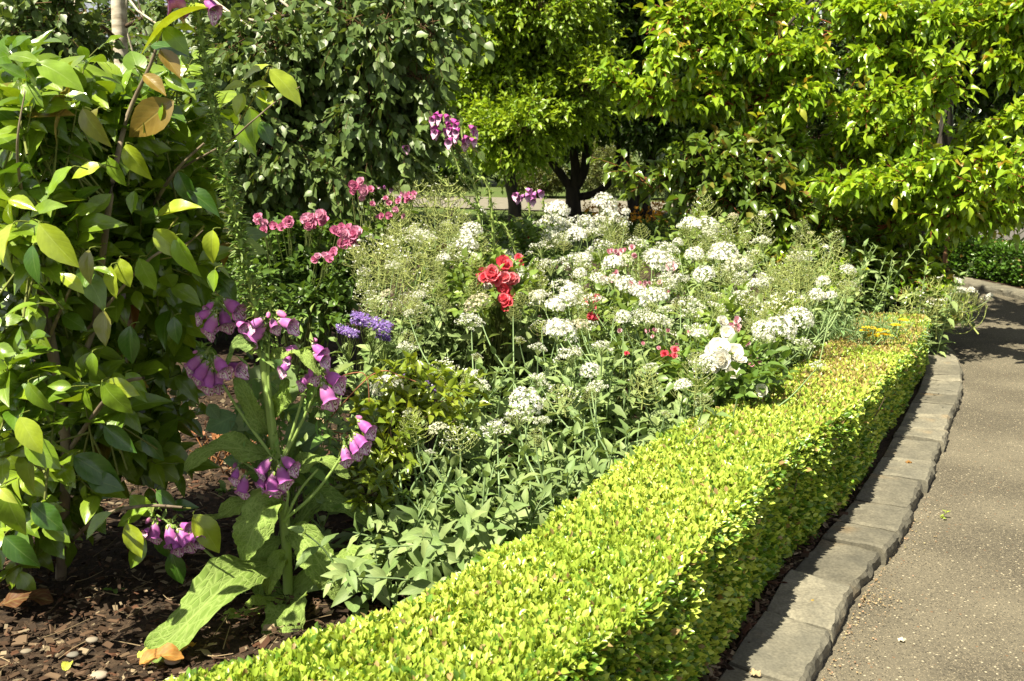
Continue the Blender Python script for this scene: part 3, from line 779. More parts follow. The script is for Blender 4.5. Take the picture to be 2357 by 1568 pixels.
tree('pear_tree', 'big bright green pear tree hanging over the hedge and path at the right', b,
     [([b, b + [-0.05, -.1, 0.6], b + [0.1, -.2, 1.3], b + [0.0, -.3, 2.2], b + [-.1, -.3, 3.0]], 0.11, 0.06)] + [(l, 0.014, 0.005) for l in pl],
     [px(1980, 370, 7.6, 110, 50, .4, .6), px(2060, 540, 7.6, 110, 45, .4, .7), px(2180, 430, 6.8, 120, 30, .4, .7),
      px(1740, 110, 7.7, 150, 90, .5, 1.3), px(2000, 60, 7.7, 180, 80, .5, 1.2), px(2290, 30, 7.5, 110, 60, .5, .7)],
     101, 500, 0.165, 7, 0.074, T_mid, M_pear, PEAR, tipcol=(0.34, 0.22, 0.04), droop=0.32, clump=15, flat=.4, rtrunk=0.07, twigr=0.0035, twigcol=(0.22, 0.07, 0.03), shell=3.0, updir=0.5, extra=ex)
b = XD(1640, 7.6, 0.0)
pl = [[b + [0, 0, .5], P(1640, 470, 7.5), P(1600, 400, 7.3), P(1500, 420, 7.1), P(1450, 395, 7.0)],
      [b + [0, 0, .5], P(1680, 450, 7.5), P(1740, 400, 7.3), P(1760, 330, 7.2)],
      [b + [0, 0, .5], P(1660, 440, 7.5), P(1620, 380, 7.3), P(1590, 345, 7.2)]]
ex = branch_extra(pl, rg, 0.03, 0.5, 0.15)
tree('pear_tree', 'small young pear tree with bronze shoot tips left of the big pear tree', b, [([b, b + [0, 0, .3], b + [0, 0, .55]], 0.03, 0.02)] + [(l, 0.012, 0.004) for l in pl],
     [px(1650, 410, 7.3, 70, 40, .3, .45), px(1720, 430, 7.3, 90, 70, .35, 1.0), px(1790, 520, 7.2, 80, 70, .3, .8), px(1880, 540, 7.2, 80, 80, .3, .8)],
     103, 520, 0.26, 7, 0.09, T_mid, M_pear, ((0.17, 0.25, 0.035), (0.07, 0.14, 0.02)), tipcol=(0.26, 0.17, 0.05), droop=0.5, rtrunk=0.03, twigr=0.003, twigcol=(0.18, 0.07, 0.03), shell=2.5, updir=0.4, extra=ex)
b = XD(2600, 11.5, 0.0)
tree('pear_tree', 'darker pear tree behind the big one at the right edge', b, [([b, b + [0, 0, 1.2], b + [-.2, 0, 2.6]], 0.12, 0.08)],
     [px(2300, 380, 11.2, 180, 90, .8, 1.2), px(2250, 180, 11.5, 220, 130, 1, 1.8), px(2000, 300, 12, 230, 140, 1, 1.4), px(2400, 50, 11, 200, 120, 1), px(1900, 80, 12, 260, 130, 1, 1.2), px(2120, 440, 12, 130, 60, .6, .7), px(1820, 400, 12.5, 130, 70, .6, .7), ((2.0, 9.6, 4.0), (2.4, 1.2, .8), 1.6), ((4.6, 9.2, 4.0), (1.8, 1.2, .8), 1.2)],
     105, 3600, 0.36, 8, 0.1, T_low, M_pear, ((0.055, 0.11, 0.014), (0.025, 0.055, 0.008)), droop=0.3, rtrunk=0.12, clump=14)  # leaf colours darkened to stand in for shade in gaps between front boughs
b = XD(2178, 10.6, 0)
tree('young_tree', 'thin brown trunk rising out of the far dark hedge', b, [([b, P(2176, 600, 10.6), P(2180, 560, 10.6), P(2186, 500, 10.6)], 0.03, 0.02)],
     [px(2190, 470, 10.6, 50, 40, .3)], 107, 50, 0.25, 6, 0.09, T_low, M_pear, PEAR, bark=barkmat('brown_bark', (0.06, 0.03, 0.015), (0.16, 0.08, 0.035), 14), rtrunk=0.02, twigcol=(0.15, 0.07, 0.03))
# low leafy shrub masses behind the flower bed on the right
b = XD(1850, 7.9, 0)
tree('shrub', 'glossy green shrub behind the white valerian at the right of the bed', b, [([b, b + [0, 0, .3]], 0.03, 0.02)],
     [px(1720, 520, 7.8, 160, 40, .4, 1), px(1950, 640, 7.4, 110, 60, .4, 1.2), px(2060, 680, 7.0, 90, 40, .3, .8), px(1850, 600, 7.6, 90, 60, .3, .8)], 109, 520, 0.22, 8, 0.075, T_mid, M_pear,
     ((0.13, 0.21, 0.03), (0.05, 0.1, 0.015)), droop=0.3, rtrunk=0.02, cat='shrub', shell=3, twigr=.002)

# ---------------------------------------------------------------- silver birch at the left
bd = 7.2
bb = XD(262, bd, 0.0)
BL = [[P(290, 170, bd), P(380, 120, 6.6), P(560, 60, 6.0), P(760, 20, 5.7), P(930, 40, 5.5), P(1010, 90, 5.4)],
      [P(285, 260, bd), P(450, 230, 6.5), P(640, 210, 5.9), P(820, 150, 5.6), P(960, 180, 5.5), P(985, 240, 5.5)],
      [P(280, 330, bd), P(430, 360, 6.4), P(600, 330, 5.8), P(760, 305, 5.6), P(900, 300, 5.5), P(1015, 300, 5.4)],
      [P(300, 330, bd), P(480, 400, 6.4), P(640, 370, 5.8), P(740, 385, 5.5), P(800, 420, 5.5)],
      [P(300, 330, bd), P(480, 330, 6.4), P(700, 340, 5.8), P(850, 330, 5.6), P(935, 330, 5.5)],
      [P(280, 100, bd), P(200, 40, 6.6), P(100, 60, 6.0), P(20, 80, 5.7)],
      [P(280, 200, bd), P(200, 190, 6.6), P(120, 110, 6.2), P(60, -10, 5.8)],
      [P(280, 240, bd), P(170, 120, 6.4), P(150, 20, 6.2), P(140, -60, 6.1)],
      [P(290, 60, bd), P(480, -20, 6.2), P(700, -60, 5.8), P(900, -30, 5.6), P(1050, 10, 5.5)]]
rg = np.random.default_rng(21)
ex1 = branch_extra(BL, rg, 0.02, 0.6, -0.15)
tree('birch_tree', 'silver birch with a pale trunk and drooping leafy branches at the upper left', bb,
     [([bb, P(262, 400, bd), P(290, 250, bd), P(278, 130, bd), P(272, 0, bd), P(268, -160, bd)], 0.062, 0.045)],
     [px(700, 120, 5.8, 260, 100, .5, 2.6), px(560, 240, 5.9, 230, 80, .5, 2.0), px(680, 340, 5.8, 150, 40, .35, 1.0), px(870, 80, 5.6, 110, 70, .3, 1.2), px(850, 240, 5.6, 100, 50, .3, 0.8), px(90, 80, 6.4, 120, 100, .4, 1.2), px(330, 120, 8.0, 160, 160, .4, 1.0),
      px(540, 380, 6.2, 110, 60, .4, .8), px(620, 430, 6.3, 90, 40, .3, 0.5), px(400, 400, 7.6, 110, 90, .4, .6), ((-1.6, 7.2, 3.5), (1.8, .9, .5), 1.0), ((.2, 7.8, 3.4), (.9, .8, .4), .4)],
     111, 2300, 0.22, 9, 0.062, T_birch, M_birch, ((0.15, 0.215, 0.06), (0.06, 0.115, 0.03)), bark=M_birchbark, droop=1.0, rtrunk=0.02, twigr=0.0018, twigcol=(0.12, 0.07, 0.035), shell=2.5, updir=-0.3, extra=ex1, upj=0.9, clump=14, flat=1.1, clear=(225, 320, 10, 215, 7.3))
# its long side branches as their own limbs
birch = [o for o in COL.objects if o.get('category') == 'tree' and 'silver birch' in o['label']][0]
mb = MB()
for l in BL: tube(mb, smooth_line(l, 30), 0.014, 0.0025, 6, (0.09, 0.06, 0.04))
part(mb, 'branch', M_twig, birch)
# dark broadleaf shrub filling the shade under the birch
b = XD(640, 7.2, 0)
tree('shrub', 'dark shaded shrub under the birch, behind the foxglove', b, [([b, b + [0, 0, .25]], 0.03, 0.02)],
     [px(520, 560, 7.6, 130, 90, .4, 1.0), px(420, 640, 6.8, 130, 140, .4, 1.0), px(250, 560, 6.6, 220, 200, .4, 1.4), px(620, 700, 6.2, 130, 40, .3, .6)], 113, 900, 0.2, 8, 0.07, T_mid, M_birch, ((0.06, 0.11, 0.025), (0.03, 0.06, 0.014)), rtrunk=0.02, cat='shrub', shell=3)

# ---------------------------------------------------------------- camellia in the left foreground
T_cam = [leaf_tpl(12, 4, 0.58, 0.44, 0.14, 0.24, serr=0.016, sharp=1.0), leaf_tpl(12, 4, 0.52, 0.42, 0.3, 0.1, serr=0.02, sharp=1.1, wav=.015), leaf_tpl(12, 4, 0.62, 0.45, 0.05, 0.4, serr=0.016, sharp=1.0, wav=.02), leaf_tpl(12, 4, 0.54, 0.42, 0.22, 0.5, serr=0.016, sharp=1.05)]
rg = np.random.default_rng(31)
cb = np.array([-1.5, 3.05, 0.03])
cam_root = thing('camellia_bush', 'large glossy-leaved camellia bush filling the left foreground', 'bush', tuple(cb))
stems = [([P(140, 1330, 2.95), P(150, 1000, 2.8), P(100, 700, 2.75), P(70, 640, 2.7)], .017, .009), ([P(145, 1000, 2.8), P(150, 950, 2.8), P(110, 790, 2.75), P(75, 650, 2.7)], .013, .008), ([P(112, 780, 2.75), P(150, 690, 2.6), P(175, 640, 2.5)], .006, .0015),
         ([P(140, 1010, 2.85), P(200, 800, 2.8), P(330, 520, 2.9), P(400, 400, 2.8), P(470, 330, 2.8)], .010, .003), ([P(220, 740, 2.8), P(250, 480, 2.6), P(290, 280, 2.75), P(350, 140, 2.75), P(372, 60, 2.75)], .01, .003),
         ([P(60, 1400, 2.9), P(0, 900, 2.8), P(-60, 500, 2.6), P(-40, 300, 2.5)], .018, .008), ([P(75, 650, 2.7), P(50, 450, 2.4), P(40, 330, 2.3), P(58, 210, 2.3)], .006, .0012),
         ([P(150, 1050, 2.85), P(260, 900, 2.6), P(330, 870, 2.5)], .008, .004), ([P(150, 1260, 2.95), P(230, 1190, 2.7), P(330, 1165, 2.55), P(420, 1168, 2.5)], .007, .003),
         ([P(200, 760, 2.8), P(340, 600, 2.6), P(430, 560, 2.75), P(468, 530, 2.72)], .005, .0012), ([P(330, 480, 3.0), P(400, 400, 2.9), P(520, 330, 2.8), P(580, 280, 2.6), P(640, 230, 2.76), P(690, 200, 2.76)], .004, .001)]
mb = MB()
for k, (l, a, b_) in enumerate(stems): tube(mb, smooth_line(l, 26), a, b_, 8, (1, 1, 1))
part(mb, 'branch', M_camb, cam_root)
CP, CD = [], []
blobs = [(px(90, 420, 2.88, 170, 130, .35), 101), (px(250, 380, 3.13, 200, 150, .35), 135), (px(60, 700, 2.88, 170, 170, .35), 101), (px(250, 650, 3.18, 200, 170, .35), 117), (px(90, 1000, 2.98, 170, 190, .35), 101),
         (px(250, 900, 3.23, 160, 180, .3), 92), (px(350, 600, 3.08, 120, 150, .3), 67), (px(40, 1170, 2.93, 130, 110, .3), 50), (px(300, 1020, 3.18, 110, 90, .25), 43), (px(430, 480, 3.18, 90, 120, .3), 43), (px(60, 220, 2.78, 130, 60, .25), 22), (px(330, 270, 3.03, 170, 90, .25), 36)]
for (c, r, w), n in blobs:
    p, d = in_blob(rg, int(n * .72), c, r, 2.0); CP.append(p); CD.append(nrm(d + [0, -0.35, 0.45] + rg.normal(0, .3, p.shape)))
for (c, r, w), n in [(px(110, 330, 2.5, 120, 110, .1), 28), (px(300, 330, 2.9, 110, 110, .1), 24), (px(110, 560, 2.45, 120, 110, .1), 26), (px(330, 560, 2.9, 110, 90, .1), 22), (px(230, 930, 2.8, 90, 80, .1), 18), (px(60, 950, 2.4, 70, 120, .1), 14)]:
    p, d = in_blob(rg, n, c, r, 2.0); CP.append(p); CD.append(nrm(rg.normal(0, .6, p.shape) + [0, -.25, .9]))
CP = np.concatenate(CP); CD = np.concatenate(CD)
ux, uy = proj(CP); kk = ~((ux > 235) & (ux < 315) & (uy < 200)); CP = CP[kk]; CD = CD[kk]
Ls = 0.1 * (0.6 + 0.8 * rg.random(len(CP)))
pos, fr, ti, tt = twigs_to_leaves(rg, CP, CD, Ls, 6, 0.2, spread=1.0, up=(-0.25, -0.5, 1.0), upj=0.4, start=0.05)
tw = rg.random(len(CP))[ti]
col = mixc((0.27, 0.38, 0.022), (0.08, 0.17, 0.012), np.clip(tw * 0.75 + 0.4 * rg.random(len(pos)), 0, 1))
k = rg.random(len(pos)) < 0.012; col[k] = mixc((0.28, 0.17, 0.03), (0.2, 0.2, 0.03), rg.random(k.sum()))
keep = pos[:, 2] > 0.08
mb = MB(); scatter(mb, T_cam, pos[keep], fr[keep], (0.092 * (0.55 + 0.75 * rg.random(len(pos))))[keep], col[keep])
# hand-placed leaves: base px, tip px, depth, colour kind, tilt
CL = {'y': (0.33, 0.42, 0.028), 'g': (0.18, 0.3, 0.018), 'd': (0.05, 0.13, 0.012), 'b': (0.25, 0.17, 0.035), 'o': (0.2, 0.2, 0.035), 'r': (0.16, 0.05, 0.012), 'l': (0.42, 0.5, 0.07)}
hand = [(400, 232, 292, 308, 2.3, 'b', 0), (372, 232, 345, 290, 2.3, 'g', 0), (480, 18, 308, 40, 2.3, 'y', .6), (372, 48, 355, 85, 2.3, 'y', 0), (375, 62, 430, 108, 2.3, 'g', .3), (400, 60, 440, 55, 2.3, 'y', .5), (346, 105, 430, 100, 2.35, 'd', .6),
        (368, 115, 415, 175, 2.3, 'b', .5), (380, 178, 436, 210, 2.3, 'g', 0), (330, 172, 380, 215, 2.3, 'b', .2), (305, 160, 275, 205, 2.35, 'g', .2), (225, 250, 195, 300, 2.4, 'o', .4), (60, 268, 155, 245, 2.4, 'b', .4), (152, 250, 100, 308, 2.4, 'b', .7), (190, 250, 230, 330, 2.35, 'o', 0),
        (290, 332, 325, 408, 2.25, 'y', 0), (250, 362, 270, 425, 2.3, 'g', 0), (165, 385, 90, 430, 2.25, 'g', 0), (235, 380, 160, 392, 2.3, 'y', .5), (310, 440, 302, 490, 2.25, 'g', 0), (360, 500, 455, 470, 2.3, 'y', .6), (30, 515, 0, 600, 2.1, 'l', .2), (90, 515, 165, 610, 2.15, 'y', .1),
        (75, 565, 75, 650, 2.2, 'd', 0), (205, 575, 195, 650, 2.25, 'o', .1), (355, 530, 420, 590, 2.15, 'y', 0), (405, 545, 435, 635, 2.15, 'g', 0), (490, 530, 480, 600, 2.2, 'y', 0), (275, 595, 290, 655, 2.2, 'y', 0), (320, 595, 345, 665, 2.2, 'g', .1), (255, 612, 247, 682, 2.25, 'y', .6),
        (495, 620, 490, 670, 2.25, 'g', 0), (300, 660, 302, 760, 2.5, 'r', .1), (240, 715, 240, 795, 2.3, 'o', 0), (300, 750, 295, 835, 2.35, 'd', .1), (400, 730, 405, 790, 2.4, 'd', .1), (140, 632, 190, 665, 2.2, 'y', .5), (85, 700, 5, 715, 2.2, 'g', .6),
        (212, 812, 212, 862, 2.4, 'g', .1), (65, 880, 100, 950, 2.3, 'g', .1), (165, 890, 112, 885, 2.35, 'g', .3), (195, 895, 195, 945, 2.4, 'g', .1), (235, 880, 285, 955, 2.35, 'g', 0), (240, 880, 305, 905, 2.35, 'y', .2), (290, 860, 335, 900, 2.35, 'g', .2), (300, 870, 335, 925, 2.4, 'g', .2),
        (240, 980, 310, 1040, 2.4, 'd', .1), (330, 1000, 370, 1060, 2.5, 'd', .1), (45, 960, 90, 1040, 2.25, 'y', .1), (60, 1010, 130, 1075, 2.3, 'g', .1), (10, 1120, 35, 1240, 2.15, 'g', .1), (0, 1125, 25, 1155, 2.1, 'l', 0), (10, 1235, 75, 1300, 2.15, 'd', .1), (75, 1160, 135, 1215, 2.35, 'd', .1),
        (340, 1172, 262, 1195, 2.4, 'g', .2), (300, 1140, 345, 1190, 2.42, 'g', .2), (258, 1180, 195, 1238, 2.4, 'g', .3), (290, 1205, 325, 1282, 2.4, 'y', .2), (335, 1240, 300, 1308, 2.42, 'g', .2), (445, 1185, 508, 1265, 2.4, 'y', .2), (395, 1270, 415, 1345, 2.42, 'd', .3), (360, 1130, 400, 1165, 2.42, 'd', .1), (395, 1165, 440, 1160, 2.45, 'd', .2),
        (370, 1220, 385, 1300, 2.42, 'd', .2), (170, 1050, 270, 1110, 2.5, 'd', .2), (200, 1100, 270, 1120, 2.5, 'd', .1),
        (618, 150, 552, 162, 2.4, 'y', .6), (620, 160, 695, 218, 2.4, 'y', .5), (570, 195, 515, 205, 2.4, 'y', .6), (570, 205, 625, 195, 2.4, 'y', .4), (590, 212, 630, 240, 2.4, 'y', .1), (560, 215, 540, 262, 2.4, 'y', .2), (600, 205, 605, 260, 2.4, 'g', .3), (575, 250, 590, 330, 2.5, 'g', .3), (600, 280, 625, 330, 2.5, 'd', .3),
        (540, 290, 590, 340, 2.55, 'g', .4), (410, 395, 440, 470, 2.45, 'd', .1), (430, 440, 500, 470, 2.45, 'd', .4), (20, 130, 75, 120, 2.3, 'g', .4), (85, 145, 180, 175, 2.3, 'g', .6), (50, 195, 90, 230, 2.35, 'g', .3), (150, 220, 210, 235, 2.35, 'g', .5), (20, 460, 80, 480, 2.2, 'y', .4), (70, 500, 145, 470, 2.2, 'g', .5)]
hp, hf, hs, hc = [], [], [], []
for (x0, y0, x1, y1, d, c, tl) in hand:
    d += .35 * min(max((x0 - 220) / 80, 0), 1); a = P(x0, y0, d); b_ = P(x1, y1, d - 0.02); ln = np.linalg.norm(b_ - a)
    dr = nrm(b_ - a); up = nrm(np.array([-0.15, -0.9 + 0.8 * tl, 0.5 + 0.9 * tl]) + rg.normal(0, 0.22, 3))
    hp.append(a); hf.append(frames(dr[None], up[None])[0]); hs.append((ln * rg.uniform(.9, 1.1), ln * 1.04, ln)); hc.append(np.array(CL[c]) * rg.uniform(.85, 1.15))
scatter(mb, T_cam, np.array(hp), np.array(hf), np.array(hs), np.array(hc))
part(mb, 'foliage', M_camellia, cam_root)
mb = MB()      # petioles and green twigs
for p, d, l in zip(CP, CD, Ls): tube(mb, smooth_line([p - d * l * 1.3, p, p + d * l * 0.98], 4), 0.0032, 0.0014, 4, (0.16, 0.18, 0.05))
for (x0, y0, x1, y1, d, c, tl) in hand:
    d += .35 * min(max((x0 - 220) / 80, 0), 1); a = P(x0, y0, d); bk = nrm(a - P(x1, y1, d)) * 0.006; tube(mb, smooth_line([a + bk * 2 + [0, 0.06, -.012], a + bk + [0, .012, -.001], a], 4), 0.002, 0.0012, 4, (0.16, 0.2, 0.035))
for l in ([(372, 60), (365, 100), (345, 140)], [(470, 520), (440, 555), (400, 590), (330, 600), (280, 590)], [(330, 1165), (400, 1168), (440, 1170)], [(620, 155), (600, 200), (575, 240), (540, 300)], [(410, 500), (330, 600)]):
    tube(mb, smooth_line([P(x, y, 2.77) for x, y in l], 12), 0.003, 0.0015, 5, (0.2, 0.2, 0.05))
part(mb, 'twigs', M_twig, cam_root)

# ---------------------------------------------------------------- foxgloves
def bellmats():
    m, nt, b = newmat('foxglove_bell'); L = nt.links
    uv = node(nt, 'ShaderNodeUVMap'); sep = node(nt, 'ShaderNodeSeparateXYZ'); L.new(uv.outputs[0], sep.inputs[0])
    cr = node(nt, 'ShaderNodeValToRGB'); e = cr.color_ramp.elements
    e[0].position = 0.0; e[0].color = (0.7, 0.62, 0.58, 1); e[1].position = 1; e[1].color = (0.55, 0.16, 0.56, 1)
    x = e.new(0.16); x.color = (0.64, 0.33, 0.58, 1); x = e.new(0.4); x.color = (0.5, 0.14, 0.47, 1)
    L.new(sep.outputs[1], cr.inputs[0])
    at = node(nt, 'ShaderNodeAttribute', attribute_name='tint'); oi = node(nt, 'ShaderNodeObjectInfo')
    no = node(nt, 'ShaderNodeTexNoise'); no.inputs['Scale'].default_value = 30
    tc = node(nt, 'ShaderNodeTexCoord'); L.new(tc.outputs['Object'], no.inputs[0])
    hs = node(nt, 'ShaderNodeHueSaturation'); L.new(mixrgb(nt, 'MULTIPLY', 1.0, cr.outputs[0], at.outputs[0]), hs.inputs['Color'])
    L.new(mathn(nt, 'ADD', 0.8, mathn(nt, 'MULTIPLY', oi.outputs['Random'], 0.35)), hs.inputs['Value'])
    L.new(hs.outputs[0], b.inputs['Base Color']); b.inputs['Roughness'].default_value = 0.5; b.inputs['Specular IOR Level'].default_value = 0.3
    tr = node(nt, 'ShaderNodeBsdfTranslucent'); L.new(hs.outputs[0], tr.inputs[0]); mx = node(nt, 'ShaderNodeMixShader'); mx.inputs[0].default_value = 0.3
    L.new(b.outputs[0], mx.inputs[1]); L.new(tr.outputs[0], mx.inputs[2]); L.new(mx.outputs[0], nt.nodes['Material Output'].inputs['Surface'])
    m2, nt, b = newmat('foxglove_throat'); L = nt.links
    uv = node(nt, 'ShaderNodeUVMap'); mp = node(nt, 'ShaderNodeMapping'); mp.inputs['Scale'].default_value = (22, 13, 1); L.new(uv.outputs[0], mp.inputs[0])
    vo = node(nt, 'ShaderNodeTexVoronoi'); vo.inputs['Scale'].default_value = 1; L.new(mp.outputs[0], vo.inputs['Vector'])
    sp = mathn(nt, 'LESS_THAN', vo.outputs['Distance'], 0.3); ring = mathn(nt, 'LESS_THAN', vo.outputs['Distance'], 0.5)
    sep = node(nt, 'ShaderNodeSeparateXYZ'); L.new(uv.outputs[0], sep.inputs[0])
    low = mathn(nt, 'LESS_THAN', mathn(nt, 'ABSOLUTE', mathn(nt, 'SUBTRACT', sep.outputs[0], 0.25)), 0.2)
    base = mixrgb(nt, 'MIX', mathn(nt, 'MULTIPLY', ring, low), (0.5, 0.2, 0.45), (0.72, 0.62, 0.66)); base = mixrgb(nt, 'MIX', mathn(nt, 'MULTIPLY', sp, low), base, (0.13, 0.004, 0.03))
    L.new(base, b.inputs['Base Color']); b.inputs['Roughness'].default_value = 0.6
    return m, m2
M_bell, M_throat = bellmats()
def bell_mesh(pale=(1, 1, 1), flare=1.0, closed=False):
    """tube along +y from 0 to 1, lower lip towards -z"""
    n = 20; rows = 15; V = []; U = []; prof = []
    for i in range(rows):
        t = i / (rows - 1)
        r = 0.07 + 0.2 * (math.sin(min(t / 0.75, 1) * math.pi / 2) ** 1.1) - 0.035 * math.exp(-((t - 0.8) / 0.12) ** 2)
        if closed: r = 0.05 + 0.15 * math.sin(math.pi * min(t * 0.98, 1)) ** 0.7
        f = max(0, (t - 0.86) / 0.14) * flare * (0 if closed else 1)
        for j in range(n):
            a = 2 * math.pi * j / n - math.pi
            lip = max(0, -math.sin(a))                      # lower side
            lobe = 0.5 + 0.5 * math.cos(5 * (a + math.pi / 2))
            rr = r * (1 + 0.05 * math.cos(4 * a)) + f * (0.06 + 0.07 * lobe + 0.08 * lip ** 3)
            y = t + f * (0.2 * lip ** 2 - 0.1 * (1 - lip) + 0.06 * lobe)
            V.append((rr * math.cos(a) * 1.0, y * (0.93 if not closed else .8), rr * math.sin(a) * 0.92 - 0.02 * t - f * 0.08 * lip)); U.append((j / n, t))
    V = np.array(V); Fc = ring_faces(rows, n)
    mb = MB(); mb.add(V, Fc[:, ::-1], pale, U, 0)
    if not closed:
        ctr = V.copy(); s = 5 * n; Vi = V[s:].copy(); Vi[:, 0] *= 0.965; Vi[:, 2] = Vi[:, 2] * 0.965; Vi[-n:, 1] -= 0.004
        Vi[:-n, 1] -= 0.0
        mb.add(Vi, ring_faces(rows - 5, n), (1, 1, 1), np.array(U)[s:], 1)
    # calyx
    T = leaf_tpl(3, 2, 0.5, 0.4, 0.3, -0.1)
    a = np.arange(5) * 1.2566; d = np.stack([np.cos(a) * 0.55, np.full(5, 1.0), np.sin(a) * 0.55], 1)
    scatter(mb, T, np.tile([0, -0.05, 0], (5, 1)) + d * 0.02, frames(d, np.stack([np.cos(a), 0 * a, np.sin(a)], 1)), 0.3, np.tile([0.22, 0.32, 0.06], (5, 1)), 2)
    tube(mb, [[0, -0.22, 0.06], [0, -0.1, 0.01], [0, 0, 0]], 0.03, 0.035, 5, (0.22, 0.3, 0.07), 2)
    return mb.mesh('bell', [M_bell, M_throat, M_stem])
BELLS = [bell_mesh(), bell_mesh((1.12, 1.3, 1.08)), bell_mesh((0.9, 0.85, 0.95), 1.25)]
BELLS += [bell_mesh((.9, .45, .68)), bell_mesh((.95, .55, .75), 1.25)]
BUD = bell_mesh((1.15, 1.35, 0.9), closed=True)
def put_bell(me, a, b_, root, wide=1.0, up=(0, 0, 1), name='bell'):
    a = np.array(a); b_ = np.array(b_); L = np.linalg.norm(b_ - a); d = (b_ - a) / L
    f = frames(d[None], np.array([up], float))[0]
    o = link(name, me, root)
    from mathutils import Matrix
    Mx = Matrix(((f[0][0] * L * wide, f[1][0] * L, f[2][0] * L * wide, 0), (f[0][1] * L * wide, f[1][1] * L, f[2][1] * L * wide, 0), (f[0][2] * L * wide, f[1][2] * L, f[2][2] * L * wide, 0), (0, 0, 0, 1)))
    loc = a - np.array(root.location); Mx.translation = Vector(loc)
    o.matrix_basis = Mx
    return o
fx = G(665, 1390, 0.03)
fox = thing('foxglove', 'tall foxglove in the left foreground with purple bell clusters and a long seed stalk', 'foxglove', tuple(fx))
fd = float(fx[1])
def FP(x, y, o=0.0): return P(x, y, fd + o)
MAIN = [FP(665, 1400), FP(655, 1180), FP(634, 1040), FP(620, 940, -.02), FP(610, 860, -.03), FP(598, 760, -.05), FP(575, 650, -.06), FP(530, 450, -.08), FP(485, 220, -.1), FP(455, 30, -.12), FP(444, -90, -.12)]
mb = MB(); tube(mb, smooth_line(MAIN, 60), np.interp(np.linspace(0, 1, 60), [0, .4, .6, 1], [.0155, .0125, .009, .005]), None, 9, (0.26, 0.36, 0.1))
part(mb, 'stem', M_stem, fox)
sides = [[(634, 1060), (560, 960), (505, 870), (478, 810)], [(628, 1000), (618, 860), (622, 700)], [(640, 1080), (668, 1010), (700, 900), (725, 790)], [(640, 1080), (700, 960), (745, 850)], [(650, 1200), (720, 1140), (780, 1060), (820, 980)],
         [(605, 830), (560, 760), (510, 690)], [(600, 790), (545, 740), (500, 690)], [(655, 1300), (560, 1330), (500, 1290), (440, 1240), (360, 1185)], [(655, 1200), (690, 1130), (732, 1080)], [(640, 1120), (600, 1090), (555, 1060)], [(655, 1180), (662, 1130), (635, 1050)]]
mb = MB()
for l in sides: tube(mb, smooth_line([FP(x, y, -0.04) for x, y in l], 20), 0.0055, 0.003, 6, (0.24, 0.34, 0.09))
part(mb, 'side_stem', M_stem, fox)
c5 = lambda p: (392.8 + p[0] * .2505, 667.8 + p[1] * .2505)
c7 = lambda p: (p[0] * .3508, 1018 + p[1] * .3508)
bells5 = [((395, 110), (320, 180), 0), ((380, 180), (240, 260), 0), ((415, 220), (320, 410), 1), ((470, 170), (520, 350), 0), ((490, 85), (650, 205), 0), ((600, 260), (680, 350), 1), ((415, 250), (385, 360), 2),
          ((900, 200), (892, 265), 'b'), ((860, 255), (725, 340), 1), ((880, 295), (710, 475), 1), ((920, 260), (968, 365), 1), ((975, 195), (1080, 250), 'b'), ((985, 270), (1135, 330), 1),
          ((290, 600), (145, 735), 1), ((340, 650), (220, 840), 0), ((362, 715), (325, 925), 0), ((412, 725), (440, 910), 1), ((410, 605), (505, 765), 0), ((520, 680), (655, 730), 2), ((245, 560), (195, 580), 'b'), ((255, 590), (215, 680), 2),
          ((1190, 510), (1040, 580), 1), ((1300, 490), (1415, 600), 2), ((1310, 580), (1430, 650), 0), ((1110, 650), (1010, 750), 2), ((1290, 760), (1190, 880), 0), ((1400, 735), (1570, 870), 0), ((1390, 850), (1480, 1060), 1), ((1280, 690), (1330, 820), 2), ((1110, 600), (1060, 660), 0), ((1300, 450), (1355, 468), 'b'),
          ((1720, 1195), (1850, 1310), 0), ((1685, 1315), (1800, 1450), 0), ((1655, 1365), (1730, 1520), 0), ((1590, 1430), (1625, 1590), 1), ((1700, 1165), (1770, 1180), 'b')]
bells7 = [((1780, 100), (1690, 215), 0), ((1845, 90), (1940, 175), 0), ((1830, 150), (1880, 285), 0), ((1785, 190), (1785, 345), 0), ((1770, 200), (1690, 300), 0), ((1560, 165), (1530, 255), 2), ((1610, 215), (1580, 350), 0),
          ((1020, 515), (1005, 650), 0), ((1105, 540), (1135, 690), 0), ((1165, 570), (1250, 690), 0), ((1235, 600), (1315, 655), 0), ((985, 490), (950, 545), 'b'), ((1180, 535), (1250, 565), 2), ((1040, 490), (1060, 520), 'b'), ((980, 560), (940, 600), 2), ((1150, 610), (1170, 720), 2), ((1550, 130), (1530, 180), 'b'), ((1800, 210), (1830, 370), 0)]
rr_ = random.Random(8)
for (conv, lst) in ((c5, bells5), (c7, bells7)):
    for i, (a, b_, k) in enumerate(lst):
        A = conv(a); B = conv(b_); o = rr_.uniform(-0.075, -0.02)
        up = (rr_.uniform(-.3, .3), -0.7, 1.0)
        dz = -0.02
        if k == 'b': put_bell(BUD, FP(*A, o), FP(*B, o + dz), fox, 1.15, up, 'flower_bud')
        else: put_bell(BELLS[k], FP(*A, o), FP(*B, o + dz * 1.2), fox, 1.08, up)
